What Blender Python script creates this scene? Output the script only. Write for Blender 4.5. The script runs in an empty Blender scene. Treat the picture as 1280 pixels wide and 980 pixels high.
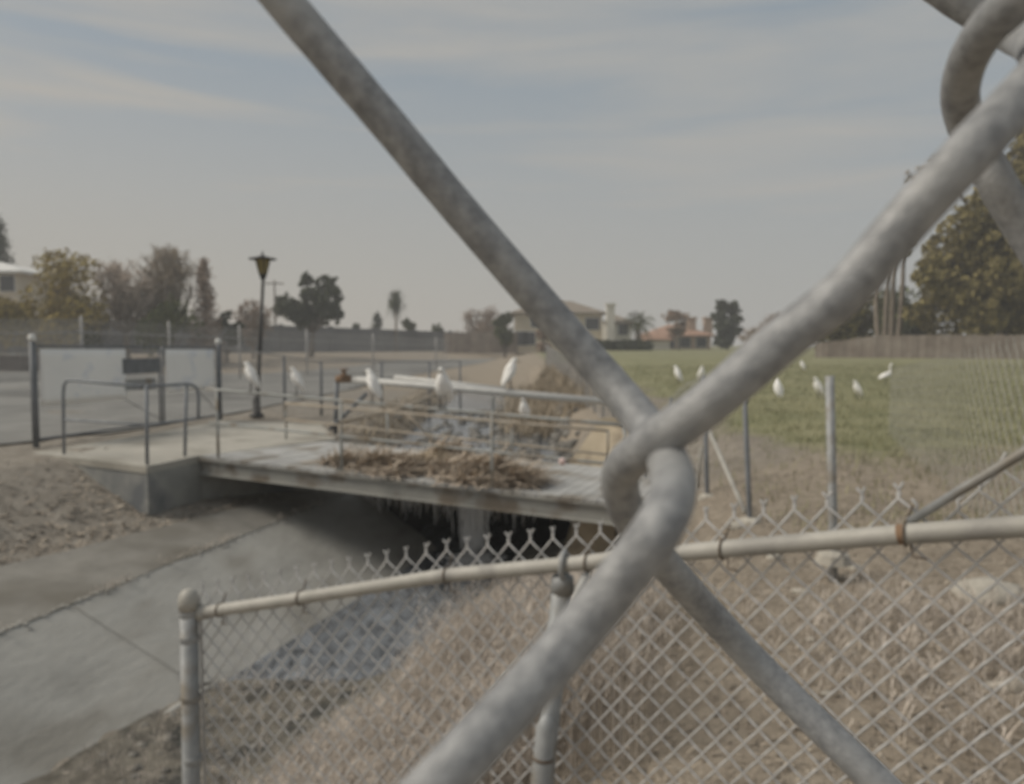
import bpy, math, random
from mathutils import Vector, Matrix, noise
random.seed(7)
R = random.Random(11)
S = bpy.context.scene
COL = S.collection

# ------------------------------------------------------------------ camera
FPX, CX, CY, HOR = 961.0, 640.0, 490.0, 432.0
CAM = Vector((0.0, 0.0, 1.7))
PITCH = math.atan((CY - HOR) / FPX)
cd = bpy.data.cameras.new('camera'); cam = bpy.data.objects.new('camera', cd); COL.objects.link(cam)
cd.sensor_width = 36.0; cd.lens = 36.0 * FPX / 1280.0
cd.clip_start = 0.005; cd.clip_end = 4000
cam.location = CAM; cam.rotation_euler = (math.pi / 2 - PITCH, 0, 0)
cd.dof.use_dof = True; cd.dof.focus_distance = 0.16; cd.dof.aperture_fstop = 27.0
S.camera = cam

# ------------------------------------------------------------------ world, sun, exposure
SUN_EL, SUN_AZ = math.radians(45), math.radians(-92)      # azimuth measured from +Y towards +X
sun_dir = Vector((math.cos(SUN_EL) * math.sin(SUN_AZ), math.cos(SUN_EL) * math.cos(SUN_AZ), math.sin(SUN_EL)))
W = bpy.data.worlds.new('World'); S.world = W; W.use_nodes = True
nt = W.node_tree; nt.nodes.clear()
def N(t, **k):
    n = nt.nodes.new(t)
    for a, b in k.items(): setattr(n, a, b)
    return n
out = N('ShaderNodeOutputWorld'); bg = N('ShaderNodeBackground'); sky = N('ShaderNodeTexSky')
sky.sky_type = 'NISHITA'; sky.sun_disc = False; sky.sun_elevation = SUN_EL; sky.sun_rotation = SUN_AZ
sky.air_density = 1.0; sky.dust_density = 1.5; sky.ozone_density = 1.0
tc = N('ShaderNodeTexCoord')
mp = N('ShaderNodeMapping'); mp.inputs['Scale'].default_value = (1.1, 1.1, 11.0); mp.inputs['Rotation'].default_value = (0.06, -0.10, 0.5)
no = N('ShaderNodeTexNoise'); no.inputs['Scale'].default_value = 1.5; no.inputs['Detail'].default_value = 7; no.inputs['Roughness'].default_value = 0.55; no.inputs['Distortion'].default_value = 0.5
rp = N('ShaderNodeValToRGB'); rp.color_ramp.elements[0].position = 0.33; rp.color_ramp.elements[0].color = (0.18, 0.18, 0.18, 1)
rp.color_ramp.elements[1].position = 0.72; rp.color_ramp.elements[1].color = (0.95, 0.95, 0.95, 1)
# more veil close to the horizon
sep = N('ShaderNodeSeparateXYZ')
hm = N('ShaderNodeMapRange'); hm.inputs['From Min'].default_value = 0.0; hm.inputs['From Max'].default_value = 0.42
hm.inputs['To Min'].default_value = 1.0; hm.inputs['To Max'].default_value = 0.0
mx = N('ShaderNodeMath', operation='MAXIMUM')
warm = N('ShaderNodeMapRange'); warm.inputs['From Min'].default_value = -0.75; warm.inputs['From Max'].default_value = 0.55
cloud = N('ShaderNodeMix', data_type='RGBA')
cloud.inputs['A'].default_value = (4.9, 4.34, 3.60, 1); cloud.inputs['B'].default_value = (3.75, 3.74, 3.62, 1)
mixc = N('ShaderNodeMix', data_type='RGBA')
skm = N('ShaderNodeMix', data_type='RGBA'); skm.blend_type = 'MIX'; skm.inputs['Factor'].default_value = 0.72
skm.inputs['B'].default_value = (2.30, 2.85, 3.15, 1)
L = nt.links.new
L(tc.outputs['Generated'], mp.inputs['Vector']); L(mp.outputs['Vector'], no.inputs['Vector']); L(no.outputs['Fac'], rp.inputs['Fac'])
L(tc.outputs['Generated'], sep.inputs['Vector']); L(sep.outputs['Z'], hm.inputs['Value']); L(sep.outputs['X'], warm.inputs['Value'])
L(rp.outputs['Color'], mx.inputs[0]); L(hm.outputs['Result'], mx.inputs[1])
L(warm.outputs['Result'], cloud.inputs['Factor'])
L(sky.outputs['Color'], skm.inputs['A']); L(skm.outputs['Result'], mixc.inputs['A']); L(cloud.outputs['Result'], mixc.inputs['B'])
L(mx.outputs['Value'], mixc.inputs['Factor'])
L(mixc.outputs['Result'], bg.inputs['Color']); bg.inputs['Strength'].default_value = 0.060; L(bg.outputs['Background'], out.inputs['Surface'])

sd = bpy.data.lights.new('sun', 'SUN'); sd.energy = 1.5; sd.angle = math.radians(32); sd.color = (1.0, 0.92, 0.80)
sun = bpy.data.objects.new('sun', sd); COL.objects.link(sun); sun.location = (0, 0, 50)
sun.rotation_euler = sun_dir.to_track_quat('Z', 'Y').to_euler()
S.view_settings.view_transform = 'Standard'; S.view_settings.look = 'None'; S.view_settings.gamma = 1.0
S.view_settings.exposure = 0.88; S.view_settings.use_curve_mapping = False

# ------------------------------------------------------------------ helpers
def ray(px, py):
    x, y = (px - CX) / FPX, (CY - py) / FPX
    c, s = math.cos(PITCH), math.sin(PITCH)
    return Vector((x, c + y * s, -s + y * c))
def at(px, py, Y):
    d = ray(px, py); return CAM + d * (Y / d.y)
def plane(px, py, z):
    d = ray(px, py); return CAM + d * ((z - CAM.z) / d.z)
def lerp(a, b, t): return a + (b - a) * t
def sm(a, b, v):
    t = min(1, max(0, (v - a) / (b - a))); return t * t * (3 - 2 * t)
def pw(knots, v):
    if v <= knots[0][0]: return knots[0][1]
    for (x0, y0), (x1, y1) in zip(knots, knots[1:]):
        if v <= x1: return y0 + (y1 - y0) * (v - x0) / (x1 - x0)
    return knots[-1][1]

OFF = {}
class MB:
    def __init__(s): s.v = []; s.f = []; s.m = []
    def quad(s, a, b, c, d):
        i = len(s.v); s.v += [a, b, c, d]; s.f.append((i, i+1, i+2, i+3))
    def tri(s, a, b, c):
        i = len(s.v); s.v += [a, b, c]; s.f.append((i, i+1, i+2))
    def poly(s, pts):
        i = len(s.v); s.v += list(pts); s.f.append(tuple(range(i, i+len(pts))))
    def prism(s, pts, dz):                 # pts: top polygon, extruded down by dz (number or bottom pts)
        n = len(pts); i = len(s.v); pts = [Vector(p) for p in pts]
        bot = [p - Vector((0, 0, dz)) for p in pts] if not isinstance(dz, (list, tuple)) else [Vector(p) for p in dz]
        s.v += pts + bot
        s.f.append(tuple(range(i, i+n))); s.f.append(tuple(range(i+2*n-1, i+n-1, -1)))
        for k in range(n):
            l = (k+1) % n; s.f.append((i+k, i+n+k, i+n+l, i+l))
    def box(s, c, size, rz=0.0, axes=None):
        c = Vector(c); hx, hy, hz = [a/2 for a in size]
        if axes is None:
            ca, sa = math.cos(rz), math.sin(rz); axes = (Vector((ca, sa, 0)), Vector((-sa, ca, 0)), Vector((0, 0, 1)))
        i = len(s.v)
        for sx in (-1, 1):
            for sy in (-1, 1):
                for sz in (-1, 1): s.v.append(c + axes[0]*hx*sx + axes[1]*hy*sy + axes[2]*hz*sz)
        for f in ((0,1,3,2),(4,6,7,5),(0,4,5,1),(2,3,7,6),(0,2,6,4),(1,5,7,3)): s.f.append(tuple(i+k for k in f))
    def beam(s, a, b, w, h, up=Vector((0,0,1))):
        a, b = Vector(a), Vector(b); d = b - a; l = d.length; d = d / l
        side = d.cross(up).normalized(); u = side.cross(d)
        s.box((a+b)/2, (l, w, h), axes=(d, side, u))
    def tube(s, pts, r, sides=8, cap=True):
        pts = [Vector(p) for p in pts]; n = len(pts)
        rs = r if isinstance(r, (list, tuple)) else [r]*n
        t0 = (pts[1]-pts[0]).normalized()
        ref = Vector((0,0,1)) if abs(t0.z) < .9 else Vector((1,0,0))
        nrm = t0.cross(ref).normalized(); i0 = len(s.v)
        for k in range(n):
            t = (pts[min(k+1,n-1)] - pts[max(k-1,0)]);
            if t.length < 1e-9: t = t0
            t = t.normalized(); nrm = (nrm - t*nrm.dot(t))
            nrm = nrm.normalized() if nrm.length > 1e-6 else t.orthogonal().normalized()
            b = t.cross(nrm)
            for j in range(sides):
                a = 2*math.pi*j/sides; s.v.append(pts[k] + (nrm*math.cos(a)+b*math.sin(a))*rs[k])
        for k in range(n-1):
            for j in range(sides):
                l = (j+1) % sides
                s.f.append((i0+k*sides+j, i0+k*sides+l, i0+(k+1)*sides+l, i0+(k+1)*sides+j))
        if cap:
            s.f.append(tuple(i0+j for j in reversed(range(sides)))); s.f.append(tuple(i0+(n-1)*sides+j for j in range(sides)))
    def lathe(s, c, prof, sides=16):       # prof: (r, z)
        c = Vector(c); i0 = len(s.v); n = len(prof)
        for r, z in prof:
            for j in range(sides):
                a = 2*math.pi*j/sides; s.v.append(c + Vector((r*math.cos(a), r*math.sin(a), z)))
        for k in range(n-1):
            for j in range(sides):
                l = (j+1) % sides; s.f.append((i0+k*sides+j, i0+k*sides+l, i0+(k+1)*sides+l, i0+(k+1)*sides+j))
        s.f.append(tuple(i0+j for j in reversed(range(sides)))); s.f.append(tuple(i0+(n-1)*sides+j for j in range(sides)))
    def build(s, name, mat, parent=None, smooth=False, off=None):
        o0 = OFF.get(parent.name, Vector((0,0,0))) if parent else (Vector(off) if off is not None else Vector((0,0,0)))
        me = bpy.data.meshes.new(name); me.from_pydata([tuple(Vector(v)-o0) for v in s.v], [], s.f); me.update()
        if mat: me.materials.append(mat)
        if smooth: me.polygons.foreach_set('use_smooth', [True]*len(me.polygons))
        o = bpy.data.objects.new(name, me); COL.objects.link(o)
        OFF[o.name] = o0
        if parent: o.parent = parent
        elif off is not None: o.location = o0
        return o
def tag(o, label=None, cat=None, group=None, kind=None):
    if label: o['label'] = label
    if cat: o['category'] = cat
    if group: o['group'] = group
    if kind: o['kind'] = kind
    return o
def thing(name, label, cat, loc=(0,0,0), group=None):
    o = bpy.data.objects.new(name, None); COL.objects.link(o); o.location = loc; o.empty_display_size = .2
    OFF[o.name] = Vector(loc); return tag(o, label, cat, group)
def copy_tree(o, parent=None):
    c = o.copy(); COL.objects.link(c)
    if parent: c.parent = parent
    for ch in list(o.children): copy_tree(ch, c)
    return c

def mat(name, c1, c2=None, scale=4.0, rough=0.8, metal=0.0, bump=0.0, bscale=None, c3=None, s3=1.0, island=0.0, detail=6, stretch=None, spec=0.3, p3=(0.5, 0.62)):
    m = bpy.data.materials.new(name); m.use_nodes = True; t = m.node_tree; b = t.nodes['Principled BSDF']
    b.inputs['Roughness'].default_value = rough; b.inputs['Metallic'].default_value = metal
    b.inputs['Specular IOR Level'].default_value = spec
    tcn = t.nodes.new('ShaderNodeTexCoord'); vec = tcn.outputs['Object']
    if stretch:
        mpn = t.nodes.new('ShaderNodeMapping'); mpn.inputs['Scale'].default_value = stretch; t.links.new(vec, mpn.inputs['Vector']); vec = mpn.outputs['Vector']
    c2 = c2 or c1
    n = t.nodes.new('ShaderNodeTexNoise'); n.inputs['Scale'].default_value = scale; n.inputs['Detail'].default_value = detail; n.inputs['Roughness'].default_value = .62
    t.links.new(vec, n.inputs['Vector'])
    r = t.nodes.new('ShaderNodeValToRGB'); r.color_ramp.elements[0].position = .32; r.color_ramp.elements[1].position = .68
    r.color_ramp.elements[0].color = (*c1, 1); r.color_ramp.elements[1].color = (*c2, 1)
    t.links.new(n.outputs['Fac'], r.inputs['Fac']); col = r.outputs['Color']
    if c3:
        n3 = t.nodes.new('ShaderNodeTexNoise'); n3.inputs['Scale'].default_value = s3; n3.inputs['Detail'].default_value = 5
        t.links.new(vec, n3.inputs['Vector'])
        r3 = t.nodes.new('ShaderNodeValToRGB'); r3.color_ramp.elements[0].position = p3[0]; r3.color_ramp.elements[1].position = p3[1]
        t.links.new(n3.outputs['Fac'], r3.inputs['Fac'])
        mm = t.nodes.new('ShaderNodeMix'); mm.data_type = 'RGBA'; mm.inputs['B'].default_value = (*c3, 1)
        t.links.new(r3.outputs['Color'], mm.inputs['Factor']); t.links.new(col, mm.inputs['A']); col = mm.outputs['Result']
    if island:
        g = t.nodes.new('ShaderNodeNewGeometry'); mr = t.nodes.new('ShaderNodeMapRange')
        mr.inputs['To Min'].default_value = 1 - island; mr.inputs['To Max'].default_value = 1 + island
        t.links.new(g.outputs['Random Per Island'], mr.inputs['Value'])
        hs = t.nodes.new('ShaderNodeHueSaturation'); t.links.new(col, hs.inputs['Color']); t.links.new(mr.outputs['Result'], hs.inputs['Value']); col = hs.outputs['Color']
    t.links.new(col, b.inputs['Base Color'])
    if bump:
        nb = t.nodes.new('ShaderNodeTexNoise'); nb.inputs['Scale'].default_value = bscale or scale*4; nb.inputs['Detail'].default_value = 5
        t.links.new(vec, nb.inputs['Vector'])
        bp = t.nodes.new('ShaderNodeBump'); bp.inputs['Strength'].default_value = bump; bp.inputs['Distance'].default_value = .02
        t.links.new(nb.outputs['Fac'], bp.inputs['Height']); t.links.new(bp.outputs['Normal'], b.inputs['Normal'])
    return m

M = {}
M['wire'] = mat('galvanized_wire', (.22,.226,.235), (.42,.425,.43), 620, .55, .18, .14, 2200, c3=(.46,.46,.45), s3=85, p3=(.46,.85), spec=.4, detail=9)
M['pipe'] = mat('galvanized_pipe', (.34,.33,.30), (.46,.445,.41), 14, .6, .1, .06, 120, c3=(.30,.29,.27), s3=7)
M['post'] = mat('weathered_steel_post', (.25,.26,.265), (.36,.37,.375), 16, .6, .25, .05, 120, c3=(.22,.20,.17), s3=6)
M['mesh'] = mat('mesh_wire', (.33,.325,.32), (.46,.45,.44), 8, .65, .1)
M['dullmesh'] = mat('dull_mesh_wire', (.32,.32,.29), (.43,.425,.39), 8, .7, .05)
M['mud'] = mat('channel_mud', (.075,.068,.055), (.20,.185,.155), 9, .85, 0, .5, 30, c3=(.05,.05,.045), s3=2.2, detail=12)
M['lowmesh'] = mat('zinc_mesh_wire', (.42,.42,.42), (.58,.575,.57), 12, .6, .1)
M['dark_post'] = mat('dull_steel', (.13,.14,.15), (.20,.21,.225), 6, .6, .25)
M['rail'] = mat('bridge_rail_paint', (.30,.31,.30), (.40,.41,.40), 6, .65, .1, c3=(.24,.20,.15), s3=3)
M['bluerail'] = mat('blue_grey_rail_paint', (.17,.185,.205), (.26,.275,.295), 6, .6, .15)
M['tanrail'] = mat('rusting_tan_rail', (.36,.30,.23), (.44,.40,.34), 4, .7)
M['whitepipe'] = mat('bleached_pipe', (.50,.50,.49), (.62,.62,.60), 5, .55)
M['rust'] = mat('rust', (.16,.10,.065), (.28,.19,.12), 60, .9)
M['tie'] = mat('tie_wire', (.10,.075,.055), (.17,.14,.11), 80, .8)
M['concrete'] = mat('channel_concrete', (.30,.295,.275), (.46,.455,.43), 1.6, .9, 0, .35, 14, c3=(.27,.26,.235), s3=1.6, detail=11, p3=(.5,.68), stretch=(.8,.45,1.6))
M['bench'] = mat('bench_concrete', (.17,.163,.147), (.25,.24,.218), 2.5, .9, 0, .25, 16, c3=(.14,.13,.11), s3=.9, detail=9, p3=(.48,.7))
M['abut'] = mat('abutment_concrete', (.25,.255,.24), (.36,.355,.33), 2.0, .9, 0, .2, 20, c3=(.14,.15,.16), s3=1.2, detail=8, p3=(.5,.68))
M['landing'] = mat('landing_concrete', (.34,.325,.29), (.44,.42,.375), 2.2, .9, 0, .12, 30, c3=(.28,.265,.23), s3=1.0)
M['shade_concrete'] = mat('shade_black_concrete', (.006,.005,.005), (.014,.012,.010), 2.5, .9, 0, .2, 10)  # near-black colour paints the deep shade of the hollow into the chamber
M['deck'] = mat('bridge_planks', (.33,.33,.325), (.47,.47,.46), 2.5, .85, 0, .1, 30, c3=(.26,.24,.21), s3=1.6)
M['girder'] = mat('girder_paint', (.26,.26,.245), (.34,.335,.31), 3, .7, 0, .06, 30, c3=(.18,.155,.125), s3=2.2)
M['asphalt'] = mat('path_asphalt', (.18,.18,.172), (.25,.247,.236), .6, .95, 0, .1, 40, c3=(.13,.13,.125), s3=.25)
M['straw'] = mat('dry_straw', (.37,.325,.28), (.54,.485,.425), 2.0, .9, island=.4)
M['debris'] = mat('dead_reed_debris', (.37,.305,.24), (.56,.48,.39), 6.0, .95, island=.5)
M['litter'] = mat('leaf_litter', (.21,.175,.14), (.41,.36,.295), 3.0, .9, island=.55)
M['rock'] = mat('pale_rock', (.34,.32,.28), (.50,.47,.41), 9, .9, 0, .3, 40)
M['grayrock'] = mat('grey_riprap', (.11,.105,.095), (.24,.23,.21), 5, .9, 0, .3, 30, island=.25)
M['apron'] = mat('tan_concrete', (.36,.30,.215), (.46,.39,.29), 2.5, .9, 0, .2, 20, c3=(.24,.2,.15), s3=2)
M['banner'] = mat('white_banner', (.80,.795,.775), (.86,.855,.835), 1.1, .75, c3=(.70,.72,.75), s3=2.6, p3=(.56,.66))
M['white'] = mat('white_paint', (.66,.66,.64), (.74,.74,.72), 3, .6)
M['lamp'] = mat('black_lamp_paint', (.028,.028,.03), (.045,.045,.045), 6, .5)
M['lampglass'] = mat('amber_lamp_glass', (.20,.155,.05), (.30,.24,.09), 9, .35)
M['feather'] = mat('white_feathers', (.80,.79,.76), (.88,.87,.85), 14, .85, 0, .15, 60)
M['beak'] = mat('dark_beak', (.05,.045,.03), (.10,.09,.04), 9, .5)
M['leg'] = mat('black_leg', (.03,.03,.03), (.05,.05,.045), 9, .6)
M['bark'] = mat('grey_bark', (.10,.085,.07), (.18,.155,.13), 3, .95, 0, .3, 20)
M['palebark'] = mat('pale_bark', (.20,.165,.135), (.31,.265,.22), 2, .95, 0, .3, 20)
def leafm(n, a, b, island=.45): return mat(n, a, b, .35, .75, island=island, spec=.15)
M['yellow_leaf'] = leafm('yellowing_leaves', (.24,.185,.055), (.42,.33,.11))
M['olive_leaf'] = leafm('olive_leaves', (.095,.088,.032), (.20,.175,.065))
M['oak_leaf'] = leafm('dusty_oak_leaves', (.165,.142,.058), (.285,.24,.108))
M['dark_leaf'] = leafm('dark_evergreen_leaves', (.045,.055,.034), (.10,.112,.066))
M['green_leaf'] = leafm('green_leaves', (.06,.072,.028), (.135,.145,.058))
M['rust_leaf'] = leafm('russet_leaves', (.26,.19,.145), (.40,.31,.24))
M['brown_leaf'] = leafm('brown_dead_leaves', (.24,.19,.13), (.38,.31,.225))
M['mauve_twig'] = leafm('bare_mauve_twigs', (.40,.33,.275), (.58,.49,.41), .3)
M['needle'] = leafm('conifer_needles', (.035,.045,.03), (.075,.085,.055))
M['reed'] = mat('dry_reeds', (.30,.25,.19), (.48,.41,.31), 1.2, .9, island=.4)
M['grassblade'] = mat('field_grass', (.17,.178,.095), (.295,.28,.168), .5, .9, island=.4)
M['soundwall'] = mat('block_wall', (.135,.14,.15), (.19,.19,.195), .35, .9, c3=(.11,.11,.115), s3=.12)
M['woodfence'] = mat('grey_wood', (.20,.165,.14), (.32,.28,.245), 1.2, .9, 0, .2, 20, island=.18)
M['beigewall'] = mat('beige_stucco', (.58,.515,.405), (.66,.59,.475), .6, .9)
M['whitewall'] = mat('cream_stucco', (.66,.63,.57), (.74,.71,.65), .6, .9)
M['pinkwall'] = mat('pink_stucco', (.46,.35,.27), (.53,.41,.32), .6, .9)
M['brownroof'] = mat('brown_roof_tiles', (.20,.17,.14), (.29,.25,.205), 2, .9, stretch=(1,4,4))
M['orangeroof'] = mat('clay_roof_tiles', (.31,.19,.135), (.42,.275,.205), 2, .9, stretch=(1,4,4))
M['window'] = mat('window_glass', (.03,.035,.045), (.05,.055,.065), 1, .15, spec=.6)
M['brownbox'] = mat('brown_siding', (.07,.05,.045), (.11,.085,.075), 2, .8)
M['pink'] = mat('faded_pink_plastic', (.62,.46,.44), (.70,.56,.53), 20, .6)

# terrain material: region weights come from vertex attributes
def terrain_mat():
    m = bpy.data.materials.new('ground_earth'); m.use_nodes = True; t = m.node_tree; b = t.nodes['Principled BSDF']
    b.inputs['Roughness'].default_value = .95; b.inputs['Specular IOR Level'].default_value = .1
    tcn = t.nodes.new('ShaderNodeTexCoord')
    def noise_(s, d=7, rgh=.65):
        n = t.nodes.new('ShaderNodeTexNoise'); n.inputs['Scale'].default_value = s; n.inputs['Detail'].default_value = d; n.inputs['Roughness'].default_value = rgh
        t.links.new(tcn.outputs['Object'], n.inputs['Vector']); return n.outputs['Fac']
    def ramp(f, a, b_, p=(.34,.66)):
        r = t.nodes.new('ShaderNodeValToRGB'); r.color_ramp.elements[0].position = p[0]; r.color_ramp.elements[1].position = p[1]
        r.color_ramp.elements[0].color = (*a, 1); r.color_ramp.elements[1].color = (*b_, 1); t.links.new(f, r.inputs['Fac']); return r.outputs['Color']
    def mix(f, a, b_):
        x = t.nodes.new('ShaderNodeMix'); x.data_type = 'RGBA'; t.links.new(f, x.inputs['Factor']); t.links.new(a, x.inputs['A']); t.links.new(b_, x.inputs['B']); return x.outputs['Result']
    dirt = ramp(noise_(7.0, 14, .8), (.16,.14,.117), (.33,.298,.255))
    grey = ramp(noise_(3.2, 14, .75), (.17,.152,.128), (.34,.312,.272))
    gr = ramp(noise_(.9, 10), (.178,.184,.104), (.30,.287,.178))
    straw = ramp(noise_(9.0, 14, .8), (.21,.178,.14), (.38,.33,.268))
    a = t.nodes.new('ShaderNodeAttribute'); a.attribute_name = 'region'
    sp = t.nodes.new('ShaderNodeSeparateColor'); t.links.new(a.outputs['Color'], sp.inputs['Color'])
    def edge(o, s=.9):
        ad = t.nodes.new('ShaderNodeMath'); ad.operation = 'ADD'; t.links.new(o, ad.inputs[0])
        n = noise_(s, 6); sb = t.nodes.new('ShaderNodeMath'); sb.operation = 'MULTIPLY_ADD'; sb.inputs[1].default_value = 1.3; sb.inputs[2].default_value = -.65
        t.links.new(n, sb.inputs[0]); t.links.new(sb.outputs[0], ad.inputs[1])
        mr = t.nodes.new('ShaderNodeMapRange'); mr.inputs['From Min'].default_value = .3; mr.inputs['From Max'].default_value = .7; t.links.new(ad.outputs[0], mr.inputs['Value']); return mr.outputs['Result']
    c = mix(edge(sp.outputs['Blue'], .8), dirt, grey)
    c = mix(edge(sp.outputs['Red'], .35), c, gr)
    c = mix(edge(sp.outputs['Green'], .7), c, straw)
    t.links.new(c, b.inputs['Base Color'])
    bp = t.nodes.new('ShaderNodeBump'); bp.inputs['Strength'].default_value = .7; bp.inputs['Distance'].default_value = .05
    t.links.new(noise_(9, 8, .7), bp.inputs['Height']); t.links.new(bp.outputs['Normal'], b.inputs['Normal'])
    return m
M['ground'] = terrain_mat()
def water_mat():
    m = bpy.data.materials.new('creek_water'); m.use_nodes = True; t = m.node_tree; b = t.nodes['Principled BSDF']
    b.inputs['Base Color'].default_value = (.15,.165,.175,1); b.inputs['Roughness'].default_value = .13; b.inputs['Specular IOR Level'].default_value = .6
    tcn = t.nodes.new('ShaderNodeTexCoord'); n = t.nodes.new('ShaderNodeTexNoise'); n.inputs['Scale'].default_value = 7; n.inputs['Detail'].default_value = 4
    n2 = t.nodes.new('ShaderNodeTexNoise'); n2.inputs['Scale'].default_value = 3.2; n2.inputs['Detail'].default_value = 9; n2.inputs['Roughness'].default_value = .7; n2.inputs['Distortion'].default_value = .8
    m2 = t.nodes.new('ShaderNodeMapping'); m2.inputs['Scale'].default_value = (2.2,.8,1); t.links.new(tcn.outputs['Object'], m2.inputs['Vector']); t.links.new(m2.outputs['Vector'], n2.inputs['Vector'])
    r2 = t.nodes.new('ShaderNodeValToRGB'); r2.color_ramp.elements[0].position = .36; r2.color_ramp.elements[1].position = .62
    r2.color_ramp.elements[0].color = (.05,.053,.058,1); r2.color_ramp.elements[1].color = (.23,.25,.275,1); t.links.new(n2.outputs['Fac'], r2.inputs['Fac']); t.links.new(r2.outputs['Color'], b.inputs['Base Color'])  # pale blue end paints reflected sky and foam into the water colour
    mpn = t.nodes.new('ShaderNodeMapping'); mpn.inputs['Scale'].default_value = (1.6,.7,1)
    t.links.new(tcn.outputs['Object'], mpn.inputs['Vector']); t.links.new(mpn.outputs['Vector'], n.inputs['Vector'])
    bp = t.nodes.new('ShaderNodeBump'); bp.inputs['Strength'].default_value = .32; bp.inputs['Distance'].default_value = .06
    t.links.new(n.outputs['Fac'], bp.inputs['Height']); t.links.new(bp.outputs['Normal'], b.inputs['Normal']); return m
M['water'] = water_mat()
M['fall'] = mat('falling_water', (.80,.81,.82), (.92,.92,.92), 12, .3, stretch=(1,1,.2), spec=.5)

# ------------------------------------------------------------------ terrain
def Lx(y): return -1.22 - .328*(12.3 - y)
def Rx(y): return -.30 - .28*(11.4 - y)
def weir_y(x): return lerp(12.4, 13.6, sm(-1.25, -2.7, x))
def Bx(y): return -2.64 - .264*(13.9 - y)
def Ax(y): return -5.54 + .494*(y - 8.3) if y < 11.7 else -3.86 + .2*(y-11.7)
def zdown(x, y):
    a, b, l, r = Ax(y), Bx(y), Lx(y), Rx(y)
    a = min(a, b - .35)
    base = [(a-2.7, 0), (a-.8, -.64), (a, -.76), (b, -.93), (l, -1.66), (r, -1.66)]
    t = sm(4.6, 7.2, y)
    k = base + [(r+.9, lerp(-1.2,-1.42,t)), (r+2.1, lerp(-.42,-.98,t)), (r+3.05, lerp(.2,.12,t)), (r+3.6, .35), (r+4.6, .48), (r+9, .58)]
    z = pw(k, x)
    if y < 7.9 and l-.1 < x < r+.8: z += .14*sm(7.9, 6.8, y)
    return z
def zup(x, y):
    left = [(-6.0, 0), (-3.4, -.12), (-2.5, -.78)]; right = [(1.0, -.78), (1.55, .05), (2.6, .28), (4.5, .48), (9, .58)]
    base = pw(left + right, x)
    flat = pw([(-6, 0), (1.5, .3), (9, .58)], x)
    return lerp(base, flat, sm(34, 46, y))
def zt(x, y):
    y0 = weir_y(x); t = sm(y0, y0+.7, y)
    z = lerp(zdown(x, max(y, -2)), zup(x, y), t) if 0 < t < 1 else (zdown(x, max(y, -2)) if t == 0 else zup(x, y))
    rf = sm(-2, 3, x); z += rf*(.35*sm(15, 48, y) + .3*sm(48, 90, y))
    wall = 60 + (x + 40)*1.25
    z += (1-sm(-6, 2, x))*1.0*sm(wall-38, wall-3, y)
    z += (1-sm(-6,2,x))*0 + .3*sm(2,-2,x)*0
    # small unevenness outside water
    if z > -1.5: z += .07*noise.noise(Vector((x*.8, y*.8, 0))) * sm(60, 6, abs(y)) + .025*noise.noise(Vector((x*3, y*3, 3)))*sm(20, 8, y)
    # the paved area at the left is flat
    return z
def hit(px, py):
    d = ray(px, py); t = .5
    while t < 400:
        p = CAM + d*t
        if p.z <= zt(p.x, p.y): return p
        t += .02 + t*.004
    return CAM + d*t
def axis(dense, outer):
    r = []
    for a, b, s in dense:
        v = a
        while v < b - 1e-6: r.append(v); v += s
    r.append(dense[-1][1])
    lo, hi = r[0], r[-1]; st = dense[0][2]*1.5
    while lo > -outer: lo -= st; st *= 1.22; r.insert(0, lo)
    st = dense[-1][2]*1.5
    while hi < outer: hi += st; st *= 1.22; r.append(hi)
    return r
xs = axis([(-20, -8, .5), (-8, 4, .13), (4, 12, .35)], 900)
ys = axis([(-4, 1, .4), (1, 16, .14), (16, 50, .5)], 900)
ys = [y for y in ys if y > -60]
g = MB(); reg = []
for y in ys:
    for x in xs:
        g.v.append(Vector((x, y, zt(x, y))))
        r = Rx(y)
        grass = sm(2.6, 4.6, x - .0) * sm(5.5, 10.5, y + .35*max(0, x-2.5)) if y < 46 else sm(-2, 6, x)
        grass *= .96
        st = 0.0
        if y < 16: st = sm(r+.6, r+1.6, x) * (1 - sm(7, 11, y)) * .75
        if y > 14.5: st = max(st, .8*sm(-4.5, -2.8, x)*sm(3.5, 1.6, x)*sm(14, 17, y))
        if y > 30 and x < -3: st = .8
        gy = max(sm(-1.0, -2.2, x - r), sm(1.3,.8,x-r)) if y < 14 else .6*(x < -3)
        reg.append((grass, st, gy, 1))
nx = len(xs)
for j in range(len(ys)-1):
    for i in range(nx-1):
        xm, ym = (xs[i]+xs[i+1])/2, (ys[j]+ys[j+1])/2
        if weir_y(xm)-.25 < ym < weir_y(xm)+.85 and -2.75 < xm < 1.35: continue
        g.f.append((j*nx+i, j*nx+i+1, (j+1)*nx+i+1, (j+1)*nx+i))
go = tag(g.build('ground', M['ground'], smooth=True), kind='structure')
at_ = go.data.color_attributes.new('region', 'FLOAT_COLOR', 'POINT')
at_.data.foreach_set('color', [c for v in reg for c in v])

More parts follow.
